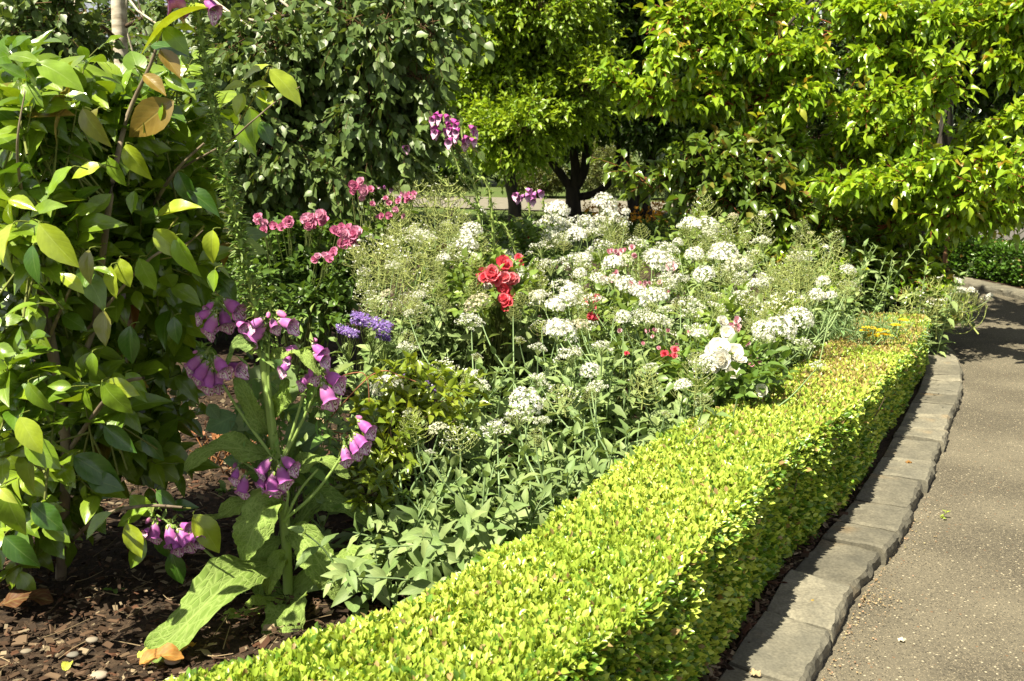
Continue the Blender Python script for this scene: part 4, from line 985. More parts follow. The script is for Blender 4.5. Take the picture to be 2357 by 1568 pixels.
# calyx leaves around each spray
T_sep = leaf_tpl(3, 2, 0.45, 0.4, 0.3, 0.2)
mb = MB(); rg = np.random.default_rng(41)
for (x, y, n, s) in [(500, 700, 26, .02), (622, 715, 30, .03), (625, 770, 40, .045), (478, 820, 24, .02), (620, 830, 30, .05), (712, 800, 34, .045), (735, 860, 30, .03), (700, 900, 24, .04), (800, 1000, 30, .05), (632, 1045, 22, .02), (362, 1180, 14, .02), (555, 1060, 12, .02), (400, 1200, 12, .02)]:
    p = FP(x, y, -.04) + rg.normal(0, 1, (n, 3)) * [s * .5, s * .5, s]
    d = nrm(rg.normal(0, 1, (n, 3)) + [0, 0, .5]); scatter(mb, T_sep, p, frames(d, rg.normal(0, 1, (n, 3)) + [0, -.6, .8]), 0.022 * (0.6 + .8 * rg.random(n)), jit((0.2, 0.3, 0.07), n, rng=rg))
part(mb, 'calyx_leaves', M_val, fox)
# seed capsules up the long stalk
def capsule_stalk(curve, s0, s1, n, size, rg, mb, col=(0.2, 0.28, 0.07)):
    L = arc(curve)[-1]; V, U = lathe_v([(0.02, 0), (0.2, .12), (.26, .35), (.16, .7), (.03, 1.0)], 6), None
    tv = V[:, [0, 2, 1]]; tpl = (tv.astype(np.float32), ring_faces(5, 6), np.zeros((len(tv), 2), np.float32))
    s = np.linspace(s0, s1, n) * L + rg.normal(0, .004, n); p = along(curve, s); a = np.arange(n) * 2.399
    tg = nrm(along(curve, s + .02) - p); up = np.tile([0.2, 0.4, 0.1], (n, 1)); x = nrm(np.cross(tg, up)); y = np.cross(tg, x)
    rad = np.cos(a)[:, None] * x + np.sin(a)[:, None] * y; d = nrm(rad * 0.8 + tg * 0.9); k = np.linspace(1, 0.6, n) * size
    scatter(mb, tpl, p + rad * .005, frames(d, tg), k * .8, jit(col, n, rng=rg))
    for q in range(4):
        dd = nrm(rad * (0.9 + .3 * rg.random((n, 1))) + tg * (0.1 + 1.1 * rg.random((n, 1))) + rg.normal(0, .35, (n, 3)))
        scatter(mb, leaf_tpl(3, 2, 0.28, 0.4, 0.3, 0.35), p + rad * .004, frames(dd, nrm(tg + rg.normal(0, .2, (n, 3)))), k * (1.0 + .5 * rg.random(n)), jit((0.19, 0.28, 0.075), n, rng=rg))
    st = rg.random(n) < .35                                       # dried styles
    for p_, d_, k_ in zip(p[st], d[st], k[st]): tube(mb, smooth_line([p_ + d_ * k_ * .8, p_ + d_ * k_ * 1.6 + [0, 0, -.1 * k_], p_ + d_ * k_ * 2.1 + [0, 0, -.5 * k_]], 4), .0007, .0004, 3, (.3, .25, .1))
mb = MB(); cur = smooth_line(MAIN, 120)
capsule_stalk(cur, 0.44, 0.99, 250, 0.03, rg, mb)
part(mb, 'seed_capsules', M_val, fox)
for (x, y, x2, y2) in [(432, 25, 385, -25), (440, 20, 415, 38), (470, -5, 500, 30), (430, -5, 380, 10), (465, 5, 482, -40)]: put_bell(BELLS[0], FP(x, y, -.13), FP(x2, y2, -.15), fox, 1.1)
# broad crinkled leaves
def big_leaf(pts, width, rg, col=(0.3, 0.4, 0.09), up=(0, -0.5, 1), cup=0.15, wave=0.1, serr=0.06, peak=0.5, n=34, m=12, tw=0.0):
    c = smooth_line(pts, n); tg = nrm(np.gradient(c, axis=0)); up = np.array(up, float)
    V = []; U = []; ph = rg.random() * 6
    for i in range(n):
        t = i / (n - 1)
        w = (math.sin(min(t / peak, 1) * math.pi / 2) ** 0.8 if t < peak else math.cos((t - peak) / (1 - peak) * math.pi / 2) ** .8) * width / 2 + 0.004
        a = tw * t; u = up
        x = nrm(np.cross(tg[i], u)); z = np.cross(x, tg[i]); x2 = x * math.cos(a) + z * math.sin(a); z2 = z * math.cos(a) - x * math.sin(a)
        for j in range(m + 1):
            s = j / m * 2 - 1
            ww = w * (1 + serr * math.sin(i * 2.2) * (abs(s) > 0.99))
            zz = cup * abs(s) * w * 2 * .5 + wave * w * math.sin(t * 13 + ph + (2 if s > 0 else 0)) * abs(s) ** 1.5 * 2 + 0.0055 * mnoise.noise(Vector((i * .8, j * 1.0, ph * 3))) - 0.09 * w * max(0, 1 - abs(s) * 5)
            V.append(c[i] + x2 * s * ww + z2 * zz); U.append(((s + 1) / 2, t))
    i = np.arange(n - 1)[:, None] * (m + 1); j = np.arange(m)[None]
    Fc = np.stack([i + j, i + j + 1, i + m + 2 + j, i + m + 1 + j], -1).reshape(-1, 4)
    mb = MB(); mb.add(np.array(V), Fc, tuple(np.array(col) * rg.uniform(.9, 1.1)), U)
    return mb
yg = (0.2, 0.3, 0.065)
BLV = [([(650, 1290, 0), (600, 1300, -.08), (540, 1325, -.2), (470, 1390, -.3), (400, 1460, -.35), (350, 1500, -.35), (345, 1525, -.33)], 0.15, (.18, .28, .055), .12, (0.1, -0.55, 1)),
       ([(640, 1175, 0), (612, 1160, -.05), (590, 1200, -.12), (570, 1250, -.15), (556, 1290, -.14)], 0.125, yg, .15, (0, -1, .4)),
       ([(634, 1060, 0), (590, 1040, -.02), (526, 1030, -.06), (470, 1040, -.1), (426, 1085, -.12)], 0.085, (.22, .33, .07), .2, (0, -.7, 1)),
       ([(660, 1225, 0), (700, 1240, -.05), (735, 1295, -.1), (765, 1345, -.12), (785, 1385, -.12)], 0.11, yg, .2, (.2, -1, .5)),
       ([(662, 1395, 0), (665, 1390, -.06), (655, 1420, -.16), (645, 1470, -.2), (640, 1500, -.2)], 0.14, yg, .2, (0, -1, .8)),
       ([(660, 1260, .05), (700, 1190, .08), (750, 1150, .1), (800, 1170, .1), (850, 1210, .08)], 0.085, (.17, .27, .06), .2, (0, -.7, 1)),
       ([(645, 1090, .02), (690, 1070, 0), (745, 1060, -.02), (805, 1100, -.03)], 0.065, yg, .2, (0, -.5, 1)),
       ([(660, 1370, 0), (600, 1400, -.05), (550, 1420, -.1), (505, 1425, -.12)], 0.08, (.3, .42, .08), .2, (0, -.5, 1)),
       ([(640, 1170, .05), (600, 1150, .02), (550, 1160, 0), (505, 1190, -.02), (470, 1187, -.03)], 0.06, (.24, .35, .07), .2, (0, -.5, 1)),
       ([(612, 830, -.02), (600, 795, -.04), (568, 790, -.06), (540, 800, -.07), (520, 838, -.08)], 0.045, (.2, .32, .09), .3, (0, -.8, 1)),
       ([(615, 825, -.02), (650, 812, -.05), (690, 812, -.08), (715, 835, -.1), (735, 865, -.1)], 0.035, (.26, .38, .09), .3, (0, -.8, 1)),
       ([(640, 1420, 0), (580, 1440, -.05), (510, 1480, -.14), (440, 1520, -.2)], 0.14, (.5, .5, .12), .1, (0, -.4, 1)),
       ([(670, 1370, 0), (740, 1310, 0), (800, 1300, -.06), (850, 1330, -.1), (885, 1370, -.1)], 0.13, yg, .1, (0, -.6, 1)),
       ([(665, 1330, .05), (720, 1360, .1), (770, 1320, .15), (820, 1290, .2)], 0.08, (.2, .3, .07), .2, (0, -.6, 1)),
       ([(655, 1370, .02), (600, 1340, .05), (560, 1340, .05), (520, 1360, .05)], 0.09, (.16, .27, .06), .2, (0, -.6, 1)),
       ([(660, 1290, 0), (640, 1290, -.05), (622, 1330, -.1), (615, 1370, -.1)], 0.06, (.26, .37, .08), .2, (0, -1, .6)),
       ([(625, 960, 0), (645, 930, -.02), (655, 900, -.02), (658, 870, 0)], 0.05, (.2, .32, .05), .2, (-.2, -1, .3)),
       ([(620, 1000, 0), (590, 960, -.04), (560, 900, -.06), (540, 870, -.06)], 0.055, (.2, .3, .07), .2, (0, -1, .4)),
       ([(560, 1500, -.1), (520, 1490, -.15), (480, 1500, -.2), (450, 1490, -.22)], 0.07, (.24, .36, .07), .2, (0, -.5, 1)),
       ([(660, 1380, .1), (720, 1400, .2), (770, 1370, .25), (800, 1390, .3)], 0.08, (.16, .26, .05), .2, (0, -.5, 1)),
       ([(650, 1240, .02), (600, 1270, .03), (590, 1320, .02), (600, 1380, 0)], 0.07, (.18, .29, .06), .2, (0, -.9, .6))]
for pts, w, c, wv, up in BLV:
    mb = big_leaf([FP(*q) for q in pts], w * .84, rg, c, up, wave=wv + .06, peak=.4)
    part(mb, 'leaf', M_fox, fox)
# blue-grey rounded leaves of the side growth behind the stem
T_round = leaf_tpl(6, 4, 0.75, 0.45, 0.15, 0.2)
mb = MB()
rl = [(545, 955, 480, 985), (590, 950, 545, 985), (480, 930, 500, 960), (560, 1000, 535, 975), (640, 940, 655, 850), (640, 850, 636, 820), (575, 905, 600, 850), (655, 960, 700, 945), (600, 1000, 570, 960), (655, 1010, 715, 985), (690, 1030, 735, 1010), (560, 1060, 520, 1060)]
p = np.array([FP(a, b_, .12) for a, b_, c, d in rl]); q = np.array([FP(c, d, .1) for a, b_, c, d in rl]); ln = np.linalg.norm(q - p, axis=1)
scatter(mb, T_round, p, frames(nrm(q - p), nrm(np.array([[0, -1, .5]]) + rg.normal(0, .25, (len(p), 3)))), ln * 1.15, jit((0.17, 0.27, 0.12), len(p), rng=rg))
n = 260; c = np.array([FP(rg.uniform(560, 760), rg.uniform(860, 1120), rg.uniform(.05, .45)) for _ in range(n)])
scatter(mb, leaf_tpl(4, 2, 0.4, 0.4, 0.25, 0.3), c, frames(rg.normal(0, 1, (n, 3)) + [0, 0, .3], rg.normal(0, .4, (n, 3)) + [0, -.4, 1]), 0.06 * (0.5 + rg.random(n)), jit((0.16, 0.26, 0.06), n, rng=rg))
for k in range(26):
    a = FP(rg.uniform(600, 720), rg.uniform(1150, 1330), rg.uniform(.1, .3)); b_ = FP(rg.uniform(560, 780), rg.uniform(850, 1000), rg.uniform(.1, .3)); tube(mb, smooth_line([a, (a + b_) / 2 + rg.normal(0, .02, 3), b_], 8), .003, .0015, 4, (.2, .3, .08))
part(mb, 'side_growth', M_val, fox)

# distant foxglove spires in the bed
def small_fox(label, pts, d, clusters, capsules=(0.1, 0.95, 60), size=0.03, bellL=0.06, kinds=(0, 2), mat_cols=None):
    b = P(pts[0][0], pts[0][1], d); b[2] = 0.04
    root = thing('foxglove', label, 'foxglove', tuple(b), 'foxglove spires at the back of the flower bed')
    curve = smooth_line([b] + [P(x, y, d) for x, y in pts[1:]], 60)
    mb = MB(); tube(mb, curve, 0.009, 0.0055, 6, (0.3, 0.38, 0.11)); part(mb, 'stem', M_stem, root)
    if capsules:
        mb = MB(); capsule_stalk(curve, capsules[0], capsules[1], capsules[2], size, rg, mb, (0.22, 0.3, 0.07)); part(mb, 'seed_capsules', M_val, root)
    for (x, y, n, w, h) in clusters:
        for k in range(n):
            cx = x + rg.uniform(-w, w); cy = y + rg.uniform(-h, h); dv = nrm(np.array([np.sign(cx - x) * rg.uniform(.3, 1) , -rg.uniform(.5, 1.0), -rg.uniform(.25, .8)]))
            p = P(cx, cy, d - rg.uniform(0, .06)); put_bell(BELLS[kinds[k % 2]], p, p + dv * bellL * rg.uniform(.8, 1.15), root, 1.15)
    return root
small_fox('foxglove spire topped by purple bells beside the birch leaves, taller of the two', [(1120, 700), (1100, 470), (1060, 400), (1035, 330), (1018, 255)], 5.2, [(1020, 280, 13, 20, 24)], (0.35, 0.9, 70), .035, .045, (3, 4))
small_fox('leaning foxglove spire topped by purple bells by the birch leaves, lower of the two', [(1150, 700), (1130, 470), (1090, 400), (1068, 330), (1060, 290)], 5.15, [(1060, 300, 14, 24, 18)], (0.3, 0.9, 70), .035, .045, (4, 3))
small_fox('foxglove spire with pale pink bells before the far road', [(1225, 640), (1222, 540), (1218, 480), (1210, 430)], 6.6, [(1208, 440, 7, 14, 14), (1236, 440, 3, 8, 10)], (0.3, 0.9, 40), .04, .05, (1, 1))
small_fox('bare seeded foxglove spire beside the pale pink one', [(1250, 640), (1256, 540), (1252, 480), (1248, 440)], 6.7, [], (0.2, .95, 50), .04)
small_fox('foxglove spike with a single drooping dark purple bell', [(1100, 640), (1085, 560), (1055, 500), (1045, 470)], 6.0, [(1048, 488, 2, 6, 5)], (0.3, .9, 26), .035, .06, (2, 2))
small_fox('leaning seeded foxglove stalk crossing the left of the bed', [(1280, 700), (1180, 560), (1120, 500), (1000, 400), (930, 345)], 5.4, [(925, 335, 1, 4, 4)], (0.35, .98, 90), .03, .06, (1, 0))
small_fox('short pink foxglove spikes beside the pink rose sprays', [(915, 640), (905, 520), (900, 440)], 6.8, [(893, 428, 4, 14, 5), (932, 452, 4, 12, 8)], (0.4, .9, 30), .03, .05, (1, 0))
# ---------------------------------------------------------------- white valerian
T_vleaf = leaf_tpl(6, 2, 0.42, 0.38, 0.22, 0.35, wav=0.03)
rgv = np.random.default_rng(61)
def star_tpl():
    V = [(0, 0, 0)]; 
    for k in range(10):
        a = k * math.pi / 5; r = 1.0 if k % 2 == 0 else 0.38
        V.append((r * math.cos(a), r * math.sin(a), 0.18 * (k % 2 == 0)))
    Fc = [(0, 1 + k, 1 + (k + 1) % 10) for k in range(10)]
    return np.array(V, np.float32), np.array(Fc), np.zeros((11, 2), np.float32)
STAR = star_tpl()
def florets(mb, pos, nor, r, rg, white=(0.8, 0.8, 0.74), tubes=True):
    n = len(pos)
    fr = frames(nrm(np.cross(nor, rg.normal(0, 1, (n, 3)))), nor)
    scatter(mb, STAR, pos, fr, r * (0.75 + 0.5 * rg.random(n)), jit(white, n, rng=rg, a=.1, b=.04))
    if tubes:      # thin corolla tube below each star
        T = leaf_tpl(1, 1, 0.14, 0.5, 0, 0); 
        scatter(mb, (T[0], T[1], T[2]), pos, frames(-nor + rg.normal(0, .2, (n, 3)), rg.normal(0, 1, (n, 3))), r * 3.2, jit((0.72, 0.74, 0.6), n, rng=rg, a=.1))
def head_mesh(seed, n, flat=0.62, white=(.82, .82, .77)):
    rg = np.random.default_rng(seed); mb = MB()
    d = nrm(rg.normal(0, 1, (n * 2, 3))); d = d[d[:, 2] > -0.25][:n]
    lump = 1 + 0.12 * np.array([mnoise.noise(Vector(q * 2.6 + seed)) for q in d])[:, None]
    p = d * lump * [1, 1, flat] * (0.86 + 0.16 * rg.random((len(d), 1))); p[:, 2] += 0.1
    florets(mb, p, nrm(d + rg.normal(0, .35, d.shape) + [0, 0, .2]), 0.13, rg, white)
    # creamy buds between
    k = int(n * .5); d2 = nrm(rg.normal(0, 1, (k, 3))); d2[:, 2] = np.abs(d2[:, 2]); 
    scatter(mb, leaf_tpl(2, 2, 0.5, .6, 0.5, 0), d2 * [.82, .82, flat * .82] + [0, 0, .1], frames(d2, rg.normal(0, 1, (k, 3))), 0.12, jit((0.5, 0.55, 0.3), k, rng=rg))
    for a in np.linspace(0, 6.28, 9)[:-1]:
        e = np.array([math.cos(a) * .6, math.sin(a) * .6, 0.05]); tube(mb, smooth_line([[0, 0, -.55], e * .45 + [0, 0, -.25], e], 5), .035, .02, 4, (.28, .36, .12))
    tube(mb, [[0, 0, -.9], [0, 0, -.5], [0, 0, .1]], .045, .03, 5, (.24, .33, .12))
    return mb.mesh('flower_head', M_white)
def loose_mesh(seed, k=11, per=20):
    """open spray: stalked clusters with hanging tubes, gaps between"""
    rg = np.random.default_rng(seed); mb = MB()
    for i in range(k):
        a = i * 2.4; rr = math.sqrt((i + .5) / k); c = np.array([math.cos(a) * rr * .95, math.sin(a) * rr * .95, 0.35 - .45 * rr ** 2 + rg.normal(0, .1)])
        tube(mb, smooth_line([[0, 0, -.9], c * .35 + [0, 0, -.35], c + [0, 0, -.05]], 6), .03, .018, 4, (.3, .38, .13))
        d = nrm(rg.normal(0, 1, (per, 3)) + [0, 0, .5]); p = c + d * [.26, .26, .14]
        florets(mb, p, nrm(d + rg.normal(0, .4, d.shape)), .072, rg)
        dd = nrm(rg.normal(0, 1, (14, 3)) + [0, 0, -.3])
        for q in dd: tube(mb, [c, c + q * [.22, .22, .22]], .012, .008, 3, (.36, .42, .16))
    return mb.mesh('flower_head', M_white)
def lacy_mesh(seed, tall=1.6, tiers=7, col=(0.36, 0.42, 0.12), white=0.1):
    """cone of finely forked seed branches"""
    rg = np.random.default_rng(seed); mb = MB(); tips = []
    tube(mb, [[0, 0, -.3], [0, 0, tall * .5], [0, 0, tall]], .035, .012, 4, col)
    for t in range(tiers):
        z = tall * (t / tiers) ** .95; rl = 0.8 * (1 - t / tiers) ** .75 + .12
        for s in range(4 if t % 2 else 3):
            a = s * 6.28 / (4 if t % 2 else 3) + t * .8 + rg.normal(0, .2); u = np.array([math.cos(a), math.sin(a), 0]); 
            e = np.array([0, 0, z]) + u * rl * .55 + [0, 0, .12 * rl]; tube(mb, smooth_line([[0, 0, z], np.array([0, 0, z]) + u * rl * .3, e], 4), .02, .014, 3, col, cap=False)
            def fork(p, d, l, lev):
                for sg in (-1, 1):
                    sd_ = nrm(np.cross(d, [0, 0, 1.0])) * sg; nd = nrm(d + sd_ * rg.uniform(.45, .8) + [0, 0, rg.uniform(.1, .5)]); q = p + nd * l
                    tube(mb, smooth_line([p, p + nd * l * .5 + [0, 0, -.02 * l], q + [0, 0, .12 * l]], 3), .012 if lev > 1 else .009, .007, 3, np.array(col) * rg.uniform(.8, 1.2), cap=False); q = q + [0, 0, .12 * l]
                    if lev > 0: fork(q, nd, l * .68, lev - 1)
                    else: tips.append(q)
            fork(e, nrm(u + [0, 0, .35]), rl * .3, 2)
    tips = np.array(tips); n = len(tips)
    scatter(mb, leaf_tpl(1, 2, 0.5, .5, .4, 0), tips, frames(rg.normal(0, .5, (n, 3)) + [0, 0, 1], rg.normal(0, 1, (n, 3))), .05, jit((.42, .46, .16), n, rng=rg))
    k = rg.random(n) < white
    if k.sum(): florets(mb, tips[k] + [0, 0, .03], nrm(rg.normal(0, .5, (k.sum(), 3)) + [0, 0, 1]), .05, rg)
    return mb.mesh('seed_head', M_white)
HEADS = [head_mesh(1, 230, .85), head_mesh(2, 200, .95), head_mesh(3, 260, .75), head_mesh(14, 170, .8, (.66, .66, .5)), head_mesh(15, 130, .7, (.6, .54, .4)), head_mesh(16, 200, .9)]
LOOSE = [loose_mesh(4), loose_mesh(5, 8, 16), loose_mesh(6, 14, 22)]
LACY = [lacy_mesh(7, col=(.46, .52, .18)), lacy_mesh(8, 1.3, 6, (.46, .52, .2), white=.5), lacy_mesh(9, 2.0, 9, (0.42, 0.48, 0.17), .08), lacy_mesh(10, 1.0, 5, (0.48, 0.52, 0.18), .7)]

CLUMPS = [  # display x, depth, look
 (950, 2.95, 'low leafy white valerian beside the yellow-green shrub, nearest the foxglove'), (1110, 2.85, 'leafy white valerian at the hedge, left of the big front flower head'), (1265, 2.95, 'front white valerian with a broad flower head over grey-green leaves beside the hedge'),
 (1420, 3.15, 'leafy grey-green valerian overhanging the hedge below the high white dome flower'), (1580, 3.5, 'valerian with long grey leaves flopping over the hedge below the white rose'),
 (900, 3.7, 'white valerian with three small round heads left of the purple sea lavender'), (1070, 3.8, 'white valerian with one large dome head above the yellow-green shrub'), (1240, 3.9, 'white valerian with the highest dome flower in the middle front of the bed'), (1400, 4.0, 'white valerian with loose feathery sprays in front of the red roses at the middle'),
 (1560, 4.2, 'white valerian with crowded sprays left of the white rose'), (1790, 4.5, 'white valerian with wide flat flower heads right of the white rose'),
 (870, 4.7, 'lacy yellow-green valerian gone to seed at the left end of the bed'), (1020, 4.9, 'lacy seeding valerian with small white heads left of the coral rose'), (1190, 5.0, 'white valerian with a dense spray behind the coral rose'), (1340, 5.0, 'white valerian with frothy sprays behind the middle red rose'), (1500, 5.2, 'white valerian with large dome heads behind the feathery sprays'), (1660, 5.3, 'white valerian with three big heads stepping down at the right of the bed'), (1850, 5.6, 'seeding valerian with small white heads before the dark pear shade'),
 (960, 6.1, 'tall lacy seeding valerian at the back left with a cone-shaped seed head'), (1090, 6.2, 'white valerian with round heads behind the dark red roses'), (1280, 6.3, 'tall white valerian whose head rises before the twisted trunks'), (1400, 6.4, 'tallest white valerian with a round head before the trunks'), (1620, 6.3, 'white valerian with a tall round head before the young pear tree'), (1900, 6.2, 'tall cone-shaped seeding valerian at the right end of the bed'), (1960, 6.5, 'slender valerian with single heads beside the dark pear shade'),
 (2120, 6.4, 'seeding valerian leaning out over the path at the far end of the hedge')]
CL_ = []
for x, d, lab in CLUMPS:
    b = XD(x, d, 0.04); CL_.append([b, thing('valerian_plant', lab, 'valerian', tuple(b), 'white valerian plants in the flower bed'), [], []])
# heads: x, y, px width, kind
HL = [(1283, 487, 52, 'h'), (1390, 478, 58, 'h'), (1340, 518, 60, 'l'), (1275, 522, 70, 'l'), (1400, 515, 80, 'l'), (1325, 545, 45, 'h'), (1085, 535, 46, 'h'), (970, 548, 55, 'l'), (1075, 568, 46, 'h'), (1160, 597, 45, 'h'), (1020, 597, 30, 'h'), (905, 612, 28, 'l'), (838, 630, 30, 'h'),
      (890, 678, 28, 'h'), (965, 683, 28, 'h'), (1122, 662, 28, 'h'), (1100, 702, 60, 'h'), (1085, 740, 50, 'l'), (1410, 612, 46, 'h'), (1440, 603, 36, 'h'), (1515, 612, 62, 'h'), (1335, 633, 30, 'h'), (1420, 652, 58, 'l'), (1440, 665, 50, 'h'), (1627, 526, 52, 'h'), (1632, 438, 28, 'h'), (1665, 590, 62, 'h'), (1700, 618, 60, 'h'), (1620, 636, 48, 'h'),
      (1505, 693, 62, 'h'), (1645, 708, 48, 'l'), (1735, 656, 28, 'h'), (1288, 772, 74, 'h'), (1238, 800, 36, 'l'), (1310, 815, 55, 'l'), (1243, 875, 42, 'l'), (1095, 866, 28, 'h'), (895, 902, 76, 'h'), (855, 942, 34, 'l'), (1008, 990, 42, 'h'), (940, 952, 24, 'l'), (1208, 932, 74, 'h'), (1145, 985, 60, 'l'), (1195, 960, 60, 'l'), (1250, 970, 34, 'l'), (1498, 843, 30, 'l'),
      (1850, 596, 34, 'h'), (1838, 738, 62, 'h'), (1795, 762, 66, 'h'), (1760, 780, 44, 'l'), (1880, 682, 34, 'h'), (1912, 682, 26, 'h'), (1950, 624, 34, 'h'), (1895, 650, 30, 'h'), (1828, 600, 30, 'h'), (1865, 538, 15, 'h'), (1900, 570, 14, 'h'), (2205, 648, 16, 'h'), (2214, 670, 22, 'h'), (2236, 668, 14, 'h'), (2279, 684, 17, 'h'), (2140, 692, 22, 'h'), (2008, 720, 14, 'h'),
      (1930, 803, 26, 'h'), (1755, 495, 18, 'h'), (1688, 500, 24, 'h'), (1565, 522, 16, 'h'), (1440, 489, 20, 'h'), (1110, 490, 18, 'h'), (1600, 760, 50, 'l'), (1560, 560, 22, 'h'), (1200, 640, 40, 'l'), (1250, 690, 50, 'l'), (1300, 660, 56, 'l'), (1360, 690, 52, 'l'), (1240, 570, 48, 'l'), (1380, 570, 56, 'l'), (1470, 560, 40, 'l'), (1560, 650, 52, 'l'), (1590, 700, 50, 'l'), (1700, 680, 44, 'l'),
      (1460, 730, 46, 'l'), (1530, 750, 50, 'l'), (1330, 600, 60, 'l'), (1270, 610, 50, 'l'), (990, 1040, 20, 'l'), (1490, 1000, 0, 'x'), (1850, 790, 40, 'l'), (1880, 840, 30, 'l'), (1000, 650, 20, 'l'), (940, 720, 20, 'l')]
for _ in range(22): HL.append((rgv.uniform(920, 1640), rgv.uniform(770, 1010), rgv.uniform(20, 46), rgv.choice(['h', 'l', 's'])))
n = 78                 # froth between the listed heads
for _ in range(n):
    x = rgv.uniform(1180, 1760); y = rgv.uniform(540, 800) + max(0, (x - 1500) * .1) - 30; HL.append((x, y, rgv.uniform(28, 52), rgv.choice(['l', 'h', 's'], p=[.3, .18, .52])))
for _ in range(46): HL.append((rgv.uniform(820, 1250), rgv.uniform(520, 720), rgv.uniform(34, 70), 's'))
for _ in range(20): HL.append((rgv.uniform(1500, 1930), rgv.uniform(520, 720), rgv.uniform(34, 60), 's'))
for (x, y, s) in [(1000, 450, 110), (1030, 500, 130), (900, 500, 120), (870, 560, 130), (960, 600, 120), (1830, 620, 90), (1820, 690, 110), (1950, 650, 50), (2190, 680, 110), (2160, 700, 110), (2245, 700, 100), (2120, 690, 110), (2220, 675, 80), (870, 640, 120), (930, 560, 120), (1790, 640, 90), (1770, 700, 90), (1690, 530, 60), (1750, 540, 70), (1300, 900, 90), (1600, 880, 100), (1480, 880, 90), (1030, 850, 90), (1060, 1000, 90), (960, 980, 80)]:
    HL.append((x, y, s, 's'))
HL += [(1864, 600, 112, 't'), (1898, 622, 92, 't'), (1822, 645, 96, 't'), (1634, 500, 84, 't'), (1948, 660, 64, 't'), (1000, 480, 110, 't'), (1845, 660, 100, 't'), (1780, 660, 90, 't')]
ctr = np.array([c[0] for c in CL_])
for (x, y, s, k) in HL:
    if k == 'x' or s <= 0: continue
    p = CAN(x, y)
    if x > 2100: p = P(x, y, 6.3)
    if x < 1110 and y < 625: p = P(x, y, 4.6 + (625 - y) * .005)
    if 1920 < x < 2100 and y > 700: continue
    i = int(np.argmin(((ctr[:, :2] - p[:2]) ** 2).sum(1))) if x < 2100 else len(CL_) - 1
    CL_[i][2].append((p, s * p[1] / F, k))
for ci, (b, root, heads, _) in enumerate(CL_):
    rg = np.random.default_rng(700 + ci); front = b[1] < 4.45; lean = ci == len(CL_) - 1
    stems = []
    for (p, w, k) in heads:
        s0 = b + np.append(nrm(rg.normal(0, 1, 2)) * rg.uniform(.02, .1), 0); m1 = s0 * .6 + p * .4 + np.array([0, 0, .08]) + rg.normal(0, .01, 3); m1[:2] = s0[:2] * .7 + p[:2] * .3
        end = p - np.array([0, 0, .3 * w]); stems.append((smooth_line([s0, m1, s0 * .25 + end * .75 + [0, 0, .02], end], 14), 1))
        if k == 'h': me = HEADS[int(rg.choice(6, p=[.25, .2, .2, .12, .06, .17]))]; sc_ = w * .56
        elif k == 'l': me = LOOSE[int(rg.integers(3))]; sc_ = w * .66
        else: me = LACY[2 if k == 't' else int(rg.integers(4))]; sc_ = w * .62
        o = link('seed_head' if k in 'st' else 'flower_head', me, root); o.scale = (sc_, sc_, sc_ * rg.uniform(.9, 1.1))
        dirv = nrm(end - stems[-1][0][-4]); 
        o.rotation_euler = (-dirv[1] * .5 + rg.normal(0, .15), dirv[0] * (1.0 if lean else .5) + rg.normal(0, .15), rg.uniform(0, 6.28)); off = (.5 if k not in 'st' else .9)
        o.location = Vector(p - np.array(root.location) - np.array([0, 0, sc_ * (off if k in 'st' else 0)]))
    hh = 0.43 + 0.1 * (b[1] - 3)
    for _ in range(42 if front else 6 if lean else 20):
        s0 = b + np.append(rg.normal(0, .09, 2), 0); h = hh * rg.uniform(.35, 1.05); e = s0 + np.array([rg.normal(0, .15) if b[0] < .3 or not front else min(rg.normal(0, .12), .03), rg.normal(0, .14) - (.05 if front else 0), h]); stems.append((smooth_line([s0, s0 * .5 + e * .5 + [0, 0, .05], e], 10), 0))
    mb = MB()
    LP, LD, LU, LS = [], [], [], []
    for cv, isf in stems:
        tube(mb, cv, .0048 if isf else .004, .002, 5, (0.2, 0.29, 0.13) if front else (.24, .33, .14), cap=False)
        L = arc(cv)[-1]; nn = max(3, int(L * (.72 if isf else 1) / (.06 if not isf else .075))); a0 = rg.random() * 3
        for q in range(nn):
            t = (q + .6) / nn * (.88 if isf else 1.0) * L; c = along(cv, t); tg = nrm(along(cv, min(t + .01, L)) - along(cv, t - .01)); a = a0 + q * 1.57
            x = nrm(np.cross(tg, [0.2, .9, .1])); y = np.cross(tg, x); tip = (t / L) > .75 and not isf
            for sg in (-1, 1):
                rad = (x * math.cos(a) + y * math.sin(a)) * sg
                LP.append(c); LD.append(nrm(rad + tg * (rg.uniform(.2, .7) if not tip else 1.3) + rg.normal(0, .12, 3) + [0, 0, -.1])); LU.append(nrm(tg + rg.normal(0, .2, 3) + [0, 0, .4])); LS.append((.104 * rg.uniform(.7, 1.15) * (1 - .45 * (t / L if isf else .45 * t / L))) * (1.0 if not tip else .75))
    part(mb, 'stem', M_stem, root)
    n = len(LP); LP = np.array(LP); LD = np.array(LD); ok = (LP[:, 2] + LD[:, 2] * .08 > .04) & ((LP[:, 0] < np.interp(LP[:, 1], KI[:, 1], KI[:, 0]) - .40) | (LP[:, 2] > .62) | (b[1] > 5.5))
    mb = MB(); scatter(mb, T_vleaf, LP[ok], frames(LD[ok], np.array(LU)[ok]), np.array(LS)[ok], (mixc((0.27, 0.345, 0.135), (0.13, 0.21, 0.065), rg.random(n)) * (.85 + .3 * rg.random((n, 1))))[ok].astype(np.float32))
    part(mb, 'foliage', M_val, root)

